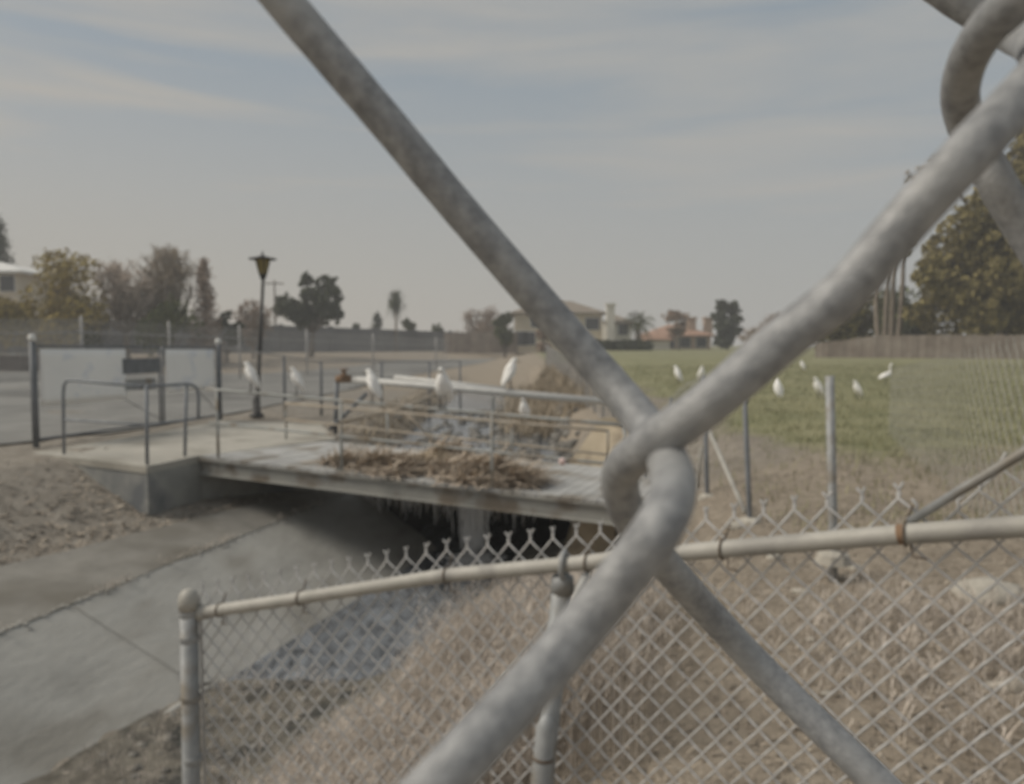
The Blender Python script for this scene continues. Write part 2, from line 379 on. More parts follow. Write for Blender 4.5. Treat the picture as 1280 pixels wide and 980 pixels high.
# asphalt path
near = [(-9.4,11.9),(-8.3,13.6),(-7.4,16),(-6.6,22),(-6.2,30),(-5.4,45),(-2.6,70),(-.2,100)]
far = [(-90,30),(-52,42),(-28,45),(-15,46),(-13,58),(-10.5,74),(-7,95),(-3,108)]
near = [(-60,2)] + near; far = [(-140,8)] + far
p = MB(); NC = 26
def resample(pl, n):
    pl = [Vector((a, b, 0)) for a, b in pl]; d = [0]
    for a, b in zip(pl, pl[1:]): d.append(d[-1] + (b-a).length)
    o = []
    for k in range(n):
        s_ = d[-1]*k/(n-1); i = max(0, min(len(pl)-2, next((q for q in range(len(d)-1) if d[q+1] >= s_), len(pl)-2)))
        o.append(pl[i].lerp(pl[i+1], (s_-d[i])/(d[i+1]-d[i])))
    return o
nn = []; ff = []
for k in range(len(near)-1):
    for q in range(8):
        nn.append(Vector((*near[k],0)).lerp(Vector((*near[k+1],0)), q/8)); ff.append(Vector((*far[k],0)).lerp(Vector((*far[k+1],0)), q/8))
for a, b in zip(nn, ff):
    for q in range(NC):
        v = a.lerp(b, q/(NC-1)); p.v.append(Vector((v.x, v.y, zt(v.x, v.y)*.9 + .035)))
for k in range(len(nn)-1):
    for q in range(NC-1): p.f.append((k*NC+q, (k+1)*NC+q, (k+1)*NC+q+1, k*NC+q+1))
tag(p.build('path', M['asphalt'], smooth=True), kind='structure')

# channel lining: level bench and sloping slab
def strip(fa, za, fb, zb, name, m, y0, y1, n=40, th=.18, wob=.0, skew=0.0):
    s = MB()
    yy = [lerp(y0, y1, k/n) for k in range(n+1)]
    K = 12
    for y_ in yy:
        for q in range(K+1):
            t = q/K; y = y_ - skew*t*(y_-y0)/(y1-y0); a, b = fa(y), fb(y); s.v.append(Vector((lerp(a,b,t), y, lerp(za,zb,t) + wob*noise.noise(Vector((lerp(a,b,t)*1.5, y*1.2, 7))))))
    for k in range(n):
        for q in range(K): s.f.append((k*(K+1)+q, k*(K+1)+q+1, (k+1)*(K+1)+q+1, (k+1)*(K+1)+q))
    b0 = len(s.v)
    for k in (0, n):                                   # end faces
        for q in range(K):
            a, b = s.v[k*(K+1)+q], s.v[k*(K+1)+q+1]; dz = Vector((0,0,-th)); s.quad(a, b, b+dz, a+dz)
    for q in (0, K):
        for k in range(n):
            a, b = s.v[k*(K+1)+q], s.v[(k+1)*(K+1)+q]; dz = Vector((0,0,-th)); s.quad(a, b, b+dz, a+dz)
    return tag(s.build(name, m, smooth=False), kind='structure')
strip(lambda y: min(Ax(y), Bx(y)-.35), -.70, lambda y: Bx(y)+.0, -.84, 'channel_bench', M['bench'], -2, 11.6, wob=.02, skew=-.5)
strip(lambda y: Bx(y)-.01, -.846, lambda y: Lx(y)+.02, -1.59, 'channel_slope', M['concrete'], -2, 13.6, wob=.03, skew=1.3)
j = MB()                                                # joints across the slab, filled with dark earth
for y in (7.4,):
    a = Vector((Bx(y)+.05, y, -.848)); b = Vector((Lx(y)+.02, y-.35, -1.585)); j.beam(a, b, .006, .005)
tag(j.build('joint_earth', M['bench']), kind='stuff')
# earth gathered along the upper edge of the slope
e = MB()
for k in range(500):
    y = R.uniform(4, 13.4); x = Bx(y) + R.gauss(-.03, .04); z = -.845 - max(0, x-Bx(y))*.5
    s_ = R.uniform(.006, .022); e.box((x, y, z), (s_*1.6, s_*1.6, s_), rz=R.random()*3)
tag(e.build('edge_earth', M['concrete']), kind='stuff')
# toe lip of concrete along the foot of the slope
lip = MB(); pts = [Vector((Lx(y)+.08, y, -1.57+.03*math.sin(y*2))) for y in [4.2+.3*k for k in range(11)]]
lip.tube(pts, [.05+.015*math.sin(k*1.7) for k in range(11)], 7); tag(lip.build('channel_lip', M['concrete'], smooth=True), kind='structure')

sdm = MB(); n_x, n_y = 24, 60
for k in range(n_y+1):
    y = lerp(3.0, 7.9, k/n_y)
    for q in range(n_x+1):
        x = lerp(Lx(y)-.05, Rx(y)+.75, q/n_x); sdm.v.append(Vector((x, y, zt(x,y)+.012+.03*noise.noise(Vector((x*4,y*4,2))))))
for k in range(n_y):
    for q in range(n_x): i_ = k*(n_x+1)+q; sdm.f.append((i_, i_+1, i_+n_x+2, i_+n_x+1))
tag(sdm.build('channel_mud', M['mud'], smooth=True), kind='structure')
# lower water, upper pool
w = MB(); 
yy = [7.2+.25*k for k in range(int((12.2-7.2)/.25)+1)] + [14.2, 17.5]
for y in yy: w.v += [Vector((Lx(min(y,12.3))-.35, y, -1.59)), Vector((Rx(min(y,12.3))+.5, y, -1.59))]
for k in range(len(yy)-1): w.f.append((2*k, 2*k+1, 2*k+3, 2*k+2))
tag(w.build('creek_water', M['water']), kind='structure')
w = MB(); w.poly([Vector(q) for q in ((-3.0,13.98,-.6),(-2.65,13.98,-.6),(-1.1,12.75,-.6),(1.3,12.75,-.6),(1.4,48,-.6),(-3.0,48,-.6))])
tag(w.build('pool_water', M['water']), kind='structure')

# culvert / weir under the bridge
cv = thing('weir', 'dark weir chamber under the footbridge with water spilling over its lip', 'weir', (-.6, 12.2, -1.6))
lipm = MB(); lipm.prism([(-2.75,13.42,-.60),(-1.2,12.12,-.60),(1.36,12.12,-.60),(1.36,13.4,-.62),(-1.0,13.4,-.62),(-2.3,14.5,-.62),(-2.75,14.5,-.62)], .15); lipm.build('lip', M['abut'], cv)
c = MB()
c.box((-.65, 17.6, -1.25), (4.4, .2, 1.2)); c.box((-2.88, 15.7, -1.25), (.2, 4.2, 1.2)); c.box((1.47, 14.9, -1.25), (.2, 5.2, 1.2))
c.box((-.65, 16.0, -.86), (4.1, 3.4, .1)); c.box((.1, 13.6, -.86), (2.6, 1.6, .1)); c.box((-.65, 15.2, -1.70), (4.3, 5.2, .1)); c.build('chamber', M['shade_concrete'], cv)
wing = MB()
wing.prism([(1.38,12.3,-.45),(1.7,12.3,-.35),(2.3,10.6,-.3),(1.3,9.6,-.42),(.9,9.7,-.5),(.95,11.0,-.55)],
           [(1.30,12.3,-1.9),(1.7,12.3,-1.9),(2.3,10.6,-1.9),(1.3,9.6,-1.9),(.35,9.9,-1.9),(.55,11.0,-1.9)])
wing.build('wing_wall', M['apron'], cv)
gm = MB()                                               # brown growth hanging from the lip
for k in range(900):
    x = R.uniform(-2.7, 1.3); y = (12.10 if x > -1.2 else lerp(12.10,13.42,(-1.2-x)/1.55)) - R.random()*.05; l_ = abs(R.gauss(0,.16))+.05
    p0 = Vector((x,y,-.62+R.uniform(-.05,.02))); d = Vector((R.gauss(0,.06), -abs(R.gauss(0,.05)), -l_)); sd_ = Vector((R.uniform(.004,.012),0,0)); gm.quad(p0-sd_, p0+sd_, p0+d+sd_*.3, p0+d-sd_*.3)
gm.build('hanging_growth', M['straw'], cv)
fl = MB()
def stream(x, y, z0, z1, r):
    n = 6; fl.tube([(x+R.gauss(0,.012), y-.10*math.sqrt(max(0,(z0-lerp(z0,z1,k/n))/1.4))+R.gauss(0,.008), lerp(z0,z1,k/n)) for k in range(n+1)],
                   [r*lerp(1,.25,(k/n)**1.4)*R.uniform(.8,1.2) for k in range(n+1)], 5)
for k in range(75):
    x = R.gauss(-.60, .085); stream(x, 12.06, -.60, R.uniform(-1.5,-1.6), R.uniform(.012,.028))
for k in range(95):
    x = R.uniform(-2.6, 1.2); stream(x, 12.06 if x > -1.2 else lerp(12.06,13.38,(-1.2-x)/1.55), -.60, -.92 - abs(R.gauss(0,.16)), R.uniform(.010,.020))
tag(fl.build('falling_water', M['fall'], smooth=True), kind='structure')
fo = MB()
for k in range(220):
    x, y = R.gauss(-.62,.17), 11.95 - abs(R.gauss(0,.45)); s_ = R.uniform(.015,.05)
    fo.lathe((x,y,-1.585), [(s_*1.4,0),(s_*1.2,s_*.4),(s_*.3,s_*.6)], 6)
tag(fo.build('water_foam', M['fall'], smooth=True), kind='stuff')

# ------------------------------------------------------------------ the wire fence right in front of the camera
def wire_pts(ctrl):
    P = [at(px, py, FPX*.00376/w_) for px, py, w_ in ctrl]
    o = []
    for i in range(len(P)-1):
        p0, p1, p2, p3 = P[max(i-1,0)], P[i], P[i+1], P[min(i+2,len(P)-1)]
        n = max(4, int((p2-p1).length/.0012))
        for k in range(n):
            t = k/n
            o.append(.5*((2*p1)+(p2-p0)*t+(2*p0-5*p1+4*p2-p3)*t*t+(3*p1-p0-3*p2+p3)*t**3))
    o.append(P[-1]); return o
W1 = [(180,-200,47),(263,-110,47),(353,0,47.5),(481,150,46),(578,266,45),(694,400,44.5),(766,482,45.5),(812,538,49),(838,585,55),(840,620,60),(822,662,63),(788,708,63),(730,780,63),(660,860,66),(566,960,71),(470,1062,74)]
W2 = [(1060,-95,40),(1130,-48,40),(1195,-2,40.5),(1262,40,41.5),(1293,57,45),(1303,80,51),(1292,103,57),(1215,186,60),(1120,290,59),(1058,362,58),(980,424,57),(882,507,56),(812,556,53),(781,582,50),(775,608,48),(786,644,46),(812,682,43),(848,724,41),(890,770,39),(956,840,39),(1078,960,43),(1190,1070,46)]
W3 = [(1390,-120,56),(1330,-62,56),(1268,2,53),(1232,38,48.5),(1208,80,45),(1200,122,43),(1212,166,42),(1242,222,43),(1280,286,43),(1345,385,44)]
f1 = thing('wire_fence', 'huge grey chain-link wires crossing close in front of the lens', 'fence', tuple(at(810,590,.07)))
for wc in (W1, W2, W3):
    b = MB(); pts = wire_pts(wc)
    rr = [.00188*(1+.02*noise.noise(q*400)) for q in pts]
    b.tube(pts, rr, 28); b.build('wire', M['wire'], f1, smooth=True)
# the rest of the same fence, continuing beyond the part the photograph sees
def in_view(p):
    v = p - CAM; c_, s_ = math.cos(PITCH), math.sin(PITCH)
    d = v.y*c_ - v.z*s_
    if d < .012: return abs(v.x) < .06 and abs(v.z) < .06
    return -110 < CX+FPX*v.x/d < 1390 and -110 < CY-FPX*(v.z*c_+v.y*s_)/d < 1090
K0 = at(810,590,.070)
for j_ in range(-13, 14):
    chain = []; chains = []
    for k in range(-14, 15):
        q = lambda kk: Vector((K0.x + .038*j_ + (.0175 if (kk+j_) % 2 == 0 else -.0175), K0.y, K0.z + .040*kk))
        p0, p1 = q(k), q(k+1); fwd = 1 if p1.x > p0.x else -1
        leg = [p0.lerp(p1, t/10) + Vector((0, -fwd*.006*math.sin(math.pi*t/10), 0)) for t in range(11)]
        if any(in_view(v) for v in leg):
            if len(chain) > 3: chains.append(chain)
            chain = []
        else: chain += leg if not chain else leg[1:]
    if len(chain) > 3: chains.append(chain)
    b = MB()
    for ch in chains: b.tube(ch, .00188, 10)
    if chains: b.build('wire', M['wire'], f1, smooth=True)

# ------------------------------------------------------------------ chain link panels
def chainlink(mb, P, length, top, bottom, pitch=.072, r=.0019, sides=4, nrm=None, prongs=True):
    """P(u, h): point at distance u along the fence and height h above the rail line."""
    hp = pitch/2; am = hp/2; n = int(length/hp)
    for i in range(n+1):
        u0 = i*hp; pts = []
        kt = int(round(top(u0)/hp)); kb = int(round(bottom(u0)/hp)); side = nrm(u0)
        if abs(int(round(top(u0-hp)/hp)) - kt) == 0 and prongs and False: pass
        for k in range(kt, kb-1, -1):
            s_ = 1 if (k+i) % 2 == 0 else -1
            u = u0 + s_*(am + r*.35); h = k*hp
            if k == kt and prongs:
                j_ = R.uniform(-.004,.004)
                pts += [P(u+s_*.007+j_, h+.030), P(u-s_*.002, h+.017)+side*(r*s_), P(u+s_*.002, h+.008)-side*(r*s_)]
            pts.append(P(u, h))
            if k > kb: pts.append(P(u0, h-hp*.5) + side*(r*1.0*s_))
        if len(pts) > 1: mb.tube(pts, r, sides, cap=False)

# second fence: low, with a round top rail
RAIL = [(243,767,2.62),(370,748.5,2.43),(557,719,2.20),(704,706,2.00),(862,690,1.81),(1000,678.5,1.64),(1140,667,1.50),(1290,657,1.385),(1420,649,1.29)]
rp3 = [at(*q) for q in RAIL]
cum = [0]
for a, b in zip(rp3, rp3[1:]): cum.append(cum[-1]+(b-a).length)
def rail_at(u):
    u = max(0, min(cum[-1]-1e-5, u)); i = max(q for q in range(len(cum)-1) if cum[q] <= u)
    return rp3[i].lerp(rp3[i+1], (u-cum[i])/(cum[i+1]-cum[i]))
def rail_n(u):
    d = rail_at(u+.05)-rail_at(u-.05); return Vector((-d.y, d.x, 0)).normalized()
f2 = thing('low_fence', 'low pale chain-link fence with a round top rail on the near bank', 'fence', (rp3[3].x, rp3[3].y, zt(rp3[3].x, rp3[3].y)))
b = MB(); fine = [rail_at(cum[-1]*k/60) for k in range(61)]; b.tube(fine, .0205, 16); rl = b.build('top_rail', M['pipe'], f2, smooth=True)
b = MB(); b.tube([rail_at(0)-(rail_at(.1)-rail_at(0))*.2, rail_at(.035), rail_at(.06)], [.026,.026,.024], 14); b.build('rail_end_cup', M['pipe'], rl, smooth=True)
UB = cum[6]; bar0 = at(1140,650,1.512); bar1 = at(1300,553,1.35); 
bd = (bar1-bar0)
b = MB(); b.tube([bar0-bd*.02, bar0+bd*.5, bar1+bd*.5], [.0085,.0092,.010], 12); b.build('brace_rod', M['post'], f2, smooth=True)
def top2(u):
    if u < UB: return .075
    q = rail_at(u); t = (q.x-bar0.x)/(bd.x); return max(.036, (bar0+bd*t).z - q.z - .01)
b = MB(); ofs = .024
chainlink(b, lambda u, h: rail_at(u) - rail_n(u)*(-ofs) + Vector((0,0,h)) if True else None, cum[-1], top2, lambda u: -1.05, nrm=rail_n, r=.0029, sides=6)
b.build('chain_link_mesh', M['lowmesh'], f2, smooth=True)
ep = at(236,755,2.60); ez = zt(ep.x, ep.y)
b = MB(); b.tube([(ep.x-.02,ep.y,ez-.3),(ep.x,ep.y,ep.z)], .030, 20); eo = b.build('end_post', M['post'], f2, smooth=True)
b = MB(); b.lathe((ep.x,ep.y,ep.z-.02), [(.034,0),(.0345,.035),(.031,.055),(.02,.069),(.006,.074)], 20); b.build('post_cap', M['pipe'], eo, smooth=True)
b = MB(); b.box(ep+Vector((.036,.01,-.5)), (.006,.012,1.0)); b.build('tension_bar', M['mesh'], eo)
for dz in (-.03,-.12,-.33,-.55):
    b = MB(); b.lathe(ep+Vector((-.001,0,dz-.011)), [(.0318,0),(.0325,.004),(.0325,.018),(.0318,.022)], 18); b.build('post_band', M['post'], eo, smooth=True)
lp = at(703,728,2.02); lb = at(681,962,1.98)
dv = (lb-lp)
b = MB(); b.tube([lp+dv*1.6, lp+dv, lp], .0275, 20); lo = b.build('line_post', M['post'], f2, smooth=True)
b = MB(); b.lathe(lp+Vector((0,0,-.03)), [(.031,0),(.0315,.03),(.029,.046),(.02,.052)], 18)
lc = at(705,706,2.0); b.tube([lc+Vector((.026*math.cos(a)*.35, 0, .034*math.sin(a))) + Vector((0,.03*math.cos(a),0)) for a in [2*math.pi*k/14 for k in range(15)]], .008, 8)
b.tube([lp+Vector((0,0,.0)), lc+Vector((0,0,-.03))], .014, 10); b.build('loop_cap', M['post'], lo, smooth=True)
sl = at(684,892,1.93); b = MB(); sdv = dv.normalized()
b.tube([sl, sl+sdv*.012, sl+sdv*.035, sl+sdv*.5, sl+sdv*1.0], [.006,.018,.0255,.0265,.0265], 18); so = b.build('post_sleeve', M['post'], lo, smooth=True)
b = MB(); q = sl+sdv*.11; b.tube([q, q+sdv*.007], .0285, 18); b.build('sleeve_band', M['tie'], so, smooth=True)
b = MB(); b.tube([at(733,718,1.97), at(726,735,1.97), at(716,765,1.99)], [.012,.014,.012], 10); b.build('rail_clamp', M['whitepipe'], lo, smooth=True)
for px, rusty in ((268,0),(371,0),(557,0),(735,0),(906,0),(1136,1)):
    k = min(range(600), key=lambda k: abs(project_x(rail_at(cum[-1]*k/600)) - px) if False else abs((rail_at(cum[-1]*k/600).x/rail_at(cum[-1]*k/600).y) - (px-CX)/FPX))
    u = cum[-1]*k/600; c0 = rail_at(u); d = (rail_at(u+.02)-c0).normalized(); up = Vector((0,0,1)); n_ = rail_n(u)
    b = MB(); ring = [c0 + d*(.004*math.sin(a*.5)) + up*(.0235*math.cos(a)) - n_*(.0235*math.sin(a)) for a in [-.6+5.2*q/22 for q in range(23)]]
    ring = [c0+up*.055+n_*.02+d*.01] + ring + [c0-up*.045-n_*.012+d*.02, c0-up*.05-n_*.012+d*.045]
    b.tube(ring, .0022, 6); to = b.build('wire_tie', M['tie'], rl, smooth=True)
    if rusty:
        b = MB(); b.tube([c0-d*.011, c0+d*.002], .0207, 16, cap=False); b.build('rust_stain', M['rust'], to, smooth=True)

# ------------------------------------------------------------------ fence along the right bank (posts, brace, mesh further on)
f3 = thing('bank_fence', 'tall thin steel post fence running away along the right bank', 'fence', (1.75, 4.2, zt(1.75,4.2)))
posts = []
for k, (px, py, Y, h, r_) in enumerate([(1042,690,4.2,.97,.024),(937,648,5.8,1.1,.020),(884,618,7.35,1.15,.022)]):
    q = at(px, py, Y); tpx = {0: at(1037,470,4.2), 1: at(929,455,5.8), 2: at(880,470,7.35)}[k]
    b = MB(); b.tube([q-Vector((0,0,.2)), q, tpx], r_, 12); b.build('post', M['post'] if k == 0 else M['dark_post'], f3, smooth=True); posts.append((q, tpx))
    bb = MB(); bb.lathe(q-Vector((0,0,.06)), [(.10,0),(.085,.05),(.05,.065),(.03,.07)], 9); bb.build('concrete_footing', M['rock'], f3)
for k in range(22):
    y = 9.0 + 1.7*k; x = 1.87 + .004*k; z = zt(x, y); b = MB(); b.tube([(x,y,z-.1),(x,y,z+1.2)], .022, 8); b.build('post', M['dark_post'], f3, smooth=True)
b = MB(); b.tube([at(886,538,7.2), at(931,640,5.85)], .019, 10); b.build('brace_pipe', M['pipe'], f3, smooth=True)
b = MB(); b.tube([at(876,560,7.5), at(872,610,7.6)], .014, 8); b.build('brace_pipe', M['pipe'], f3, smooth=True)
b = MB()
chainlink(b, lambda u, h: Vector((1.87, 7.4+u, zt(1.87, 7.4+u)+1.15+h)), 34, lambda u: 0.05, lambda u: -1.1, pitch=.11, r=.0024, sides=3, nrm=lambda u: Vector((1,0,0)), prongs=False)
b.build('chain_link_mesh', M['mesh'], f3)

# fence at the far right, fine mesh
f4 = thing('field_fence', 'fine chain-link fence climbing out of the picture at the right edge of the grass field', 'fence', (4.0, 6.0, zt(4,6)))
A4, B4 = at(1400,398,3.3), at(1150,455,8.0); E4 = A4 + (B4-A4)*1.45
L4 = (E4-A4).length; d4 = (E4-A4)/L4
def P4(u, h):
    q = A4 + d4*u; s_ = u/L4; z = A4.z + (B4.z-A4.z)*max(0, u/(B4-A4).length)
    return Vector((q.x, q.y, z+h))
n4 = Vector((-d4.y, d4.x, 0)).normalized()
b = MB(); chainlink(b, P4, L4, lambda u: 0.0, lambda u: -1.2, pitch=.17, r=.0023, sides=4, nrm=lambda u: n4, prongs=True); b.build('chain_link_mesh', M['dullmesh'], f4)
for u in (.0,):
    q = P4(u, 0); b = MB(); b.tube([(q.x,q.y,zt(q.x,q.y)-.2), (q.x,q.y,q.z+.05)], .02, 8); b.build('post', M['dark_post'], f4, smooth=True)

# ------------------------------------------------------------------ landing, bridge
LZ = .04
ld = thing('bridge_landing', 'pale concrete landing at the left end of the footbridge', 'landing', tuple(plane(183,583,LZ)))
tp = [plane(px,py,LZ) for px,py in ((40,566),(183,583),(252,569),(420,549),(400,530),(276,526),(160,547))]
b = MB(); b.prism(tp, .10); b.build('top_slab', M['landing'], ld)
b = MB(); ins = [p_ + (Vector((-4.5,13.2,LZ))-p_)*.006 - Vector((0,0,.1)) for p_ in tp]; b.prism(ins, .85); b.build('footing_wall', M['abut'], ld)
N1 = plane(252,569.5,LZ); N2 = at(772,627,9.0); N2 = N1 + (N2-N1)*1.06
dd = (N2-N1); dl = dd.length; dn = dd/dl; pr = Vector((-dn.y, dn.x, 0)).normalized()   # towards far side
WB = 2.25
br = thing('footbridge', 'narrow plank footbridge with pipe railings over the concrete channel', 'footbridge', tuple(N1))
b = MB(); npl = 44
for k in range(npl):
    a = N1 + dn*(dl*k/npl); c = N1 + dn*(dl*(k+1)/npl - .012); z_ = Vector((0,0,R.uniform(-.004,.004)))
    b.prism([a+z_-pr*.05, c+z_-pr*.05, c+pr*(WB+.05)+z_, a+pr*(WB+.05)+z_], .045)
b.build('deck', M['deck'], br)
for o_ in (0.0, WB):
    b = MB(); up = Vector((0,0,1)); a = N1+pr*o_+up*-.05; c = N2+pr*o_+up*-.05
    b.beam(a+up*-.010, c+up*-.010, .13, .014); b.beam(a+up*-.115, c+up*-.115, .014, .19); b.beam(a+up*-.218, c+up*-.218, .14, .016)
    b.build('girder', M['girder'], br)
for k in range(8):
    q = N1 + dn*(dl*(k+.5)/8) - Vector((0,0,.15)); b = MB(); b.beam(q+pr*.07, q+pr*(WB-.07), .09, .12); b.build('cross_beam', M['girder'], br)
# near railing
def on_edge(px, o_=0.0):
    best = min(range(801), key=lambda k: abs(((N1+dn*dl*k/800+pr*o_).x)/((N1+dn*dl*k/800+pr*o_).y) - (px-CX)/FPX))
    return N1 + dn*dl*best/800 + pr*o_
def ztop(px, q, line):
    py = line[0] + line[1]*(px-line[2]); return at(px, py, q.y)
TOP = (486.5, .0868, 262); MID = (529.0, .1035, 270)
nr = MB(); tops = [ztop(px, on_edge(px), TOP) for px in (258,300,425,560,616,703,780)]
rail_o = None
b = MB(); b.tube(tops, .021, 12); b.build('top_rail', M['rail'], br, smooth=True)
b = MB(); b.tube([ztop(px, on_edge(px), MID) for px in (262,300,425,560,616,703,780)], .017, 10); b.build('mid_rail', M['rail'], br, smooth=True)
for px in (271, 426, 615, 782):
    q = on_edge(px); t_ = ztop(px, q, TOP); b = MB(); b.tube([(t_.x,q.y,q.z-.06), t_], .021, 12); b.build('post', M['rail'], br, smooth=True)
# far railing
FT = (504.0, .0855, 356)
b = MB(); b.tube([ztop(px, on_edge(px,WB), FT) for px in (356,424,535,670,760)], .021, 12); b.build('far_rail', M['tanrail'], br, smooth=True)
b = MB(); b.tube([ztop(px, on_edge(px,WB), (524,.11,356)) for px in (356,424,535,670,760)], .016, 10); b.build('far_rail', M['tanrail'], br, smooth=True)
for px in (357, 484, 640, 760):
    q = on_edge(px, WB); t_ = ztop(px, q, FT); b = MB(); b.tube([(t_.x,q.y,q.z-.06), t_], .019, 10); b.build('post', M['rail'], br, smooth=True)
# landing railing (loop ended)
lr = thing('landing_railing', 'blue grey pipe railing with rounded ends on the concrete landing', 'railing', tuple(plane(183,581,LZ)))
c2 = plane(184,581,LZ); c1 = plane(80,567.5,LZ); c3 = plane(231,570,LZ)
ddir = (c3-c2).normalized(); c3e = at(247,528,c3.y+.9)
H = 1.13; uz = Vector((0,0,1))
def corner(pts, r, mb, sides=10): mb.tube(pts, r, sides)
t1 = at(84,475.5,c1.y); t2 = at(183,483,c2.y); t3 = at(233,480,c3.y); t4 = at(245,480,c3.y+.25)
b = MB(); b.tube([c1-uz*.02, at(79,492,c1.y), at(80,481,c1.y), t1, at(95,475.5,c1.y-.1), t2+Vector((-.05,0,0))], .024, 12); b.build('top_rail', M['bluerail'], lr, smooth=True)
b = MB(); b.tube([t2, t3, at(240,481,c3.y+.15), at(246,485,c3.y+.25), at(248,495,c3.y+.25), at(248,523,c3.y+.25)], .024, 12); b.build('top_rail', M['bluerail'], lr, smooth=True)
b = MB(); b.tube([at(80,524.5,c1.y), at(183,531,c2.y)], .018, 10); b.build('mid_rail', M['bluerail'], lr, smooth=True)
b = MB(); b.tube([at(183,531,c2.y), at(231,525.5,c3.y), at(248,523,c3.y+.25)], .018, 10); b.build('mid_rail', M['bluerail'], lr, smooth=True)
for q, t_ in ((c2, t2), (c3, t3)):
    b = MB(); b.tube([q-uz*.02, t_], .024, 12); b.build('post', M['bluerail'], lr, smooth=True)

# dead reeds caught on the deck
def straw_pile(mb, c, sx, sy, h, n, rot, ln=(.12,.4)):
    ca, sa = math.cos(rot), math.sin(rot)
    for k in range(n):
        u, v = R.gauss(0,.42), R.gauss(0,.42)
        if u*u+v*v > 1: continue
        zz = h*math.sqrt(max(0, 1-u*u-v*v))*R.random()**.6*(.75+.5*noise.noise(Vector((u*3,v*3,c[0]))))
        p0 = Vector((c[0]+ca*u*sx-sa*v*sy, c[1]+sa*u*sx+ca*v*sy, c[2]+zz+.008))
        a = R.gauss(rot, 1.0); l_ = R.uniform(*ln); d = Vector((math.cos(a), math.sin(a), R.gauss(0,.35))).normalized()*l_
        e_ = p0+d; e_.z = max(e_.z, c[2]+.008); p0.z = max(p0.z, c[2]+.008)
        sd_ = d.cross(Vector((R.random()-.5,R.random()-.5,1))).normalized()*R.uniform(.006,.016)
        mb.quad(p0-sd_, p0+sd_, e_+sd_*.5, e_-sd_*.5)
rot = math.atan2(dn.y, dn.x)
def deckpt(px, o_): 
    q = on_edge(px, o_); return (q.x, q.y, q.z)
b = MB()
straw_pile(b, deckpt(478,.55), .80, .50, .17, 2200, rot); straw_pile(b, deckpt(425,.5), .35,.3,.12, 700, rot)
straw_pile(b, deckpt(600,.60), .92, .56, .25, 2900, rot); straw_pile(b, deckpt(645,.4), .35, .25, .14, 700, rot)
straw_pile(b, deckpt(520,.9), 2.0, .8, .03, 500, rot); straw_pile(b, deckpt(480,.06), .5, .10, .10, 160, rot); straw_pile(b, deckpt(585,.05), .5, .10, .12, 200, rot); straw_pile(b, deckpt(555,1.3), .4, .3, .35, 700, rot)
tag(b.build('reed_debris', M['debris']), kind='stuff')
cl = MB(); q = Vector(deckpt(530,1.0))
gv = [[q + Vector((.30*i, .2*jj, .07+.20*math.exp(-((i-1)**2+(jj-1)**2)*.6)+.05*noise.noise(Vector((i*1.7,jj*1.3,5))))) for i in range(-1,4)] for jj in range(-1,4)]
for i in range(4):
    for jj in range(4): cl.quad(gv[jj][i], gv[jj][i+1], gv[jj+1][i+1], gv[jj+1][i])
o = cl.build('sheet', M['apron'], smooth=True, off=q)
sol = o.modifiers.new('thick','SOLIDIFY'); sol.thickness = .01
tag(o, 'crumpled pale sheet lying among the dead reeds on the footbridge deck', 'sheet')
q = at(703,577,on_edge(703).y-.03); b = MB(); b.lathe(q, [(.012,-.045),(.036,-.03),(.046,0),(.036,.03),(.012,.045)], 12)
tag(b.build('float_ball', M['pink'], smooth=True, off=q), 'small pale pink ball hanging on the lower rail of the footbridge', 'ball')

# sluice pipes beyond the bridge
sp = thing('sluice_frame', 'long whitish pipes on braced posts just beyond the footbridge', 'pipe frame', tuple(plane(430,545,-.1)))
y1, y2 = 15.2, 13.2
b = MB(); b.tube([at(440,474.5,y1), at(560,484.5,14.6), at(780,504,y2)], .065, 14); b.build('pipe', M['whitepipe'], sp, smooth=True)
b = MB(); b.tube([at(494,472,y1+.6), at(560,479,15.0), at(632,487.5,14.7)], .05, 12); b.build('pipe', M['whitepipe'], sp, smooth=True)
b = MB(); b.tube([at(421,476,y1), at(419,548,y1)], .045, 10); b.build('post', M['dark_post'], sp, smooth=True)
b = MB(); b.tube([at(616,490,14.4), at(616,560,14.4)], .03, 10); b.build('post', M['rail'], sp, smooth=True)
b = MB(); v0 = at(430,474,y1); b.tube([v0-Vector((.16,0,0)), v0+Vector((.16,0,0))], .07, 12)
b.lathe(v0+Vector((0,0,.04)), [(.10,0),(.11,.03),(.05,.06),(.03,.14),(.10,.15),(.10,.17)], 14); b.build('valve', M['rust'], sp, smooth=True)
b = MB(); b.tube([at(412,537,y1-.1), at(458,492,y1-.2)], .04, 10); b.build('strut', M['dark_post'], sp, smooth=True)
b = MB(); b.tube([at(410,532,y1), at(500,511,15.0), at(552,490,14.6)], .035, 10); b.build('strut', M['tanrail'], sp, smooth=True)
b = MB(); b.tube([at(505,515,15.2), at(545,553,15.0)], .03, 8); b.build('strut', M['tanrail'], sp, smooth=True)

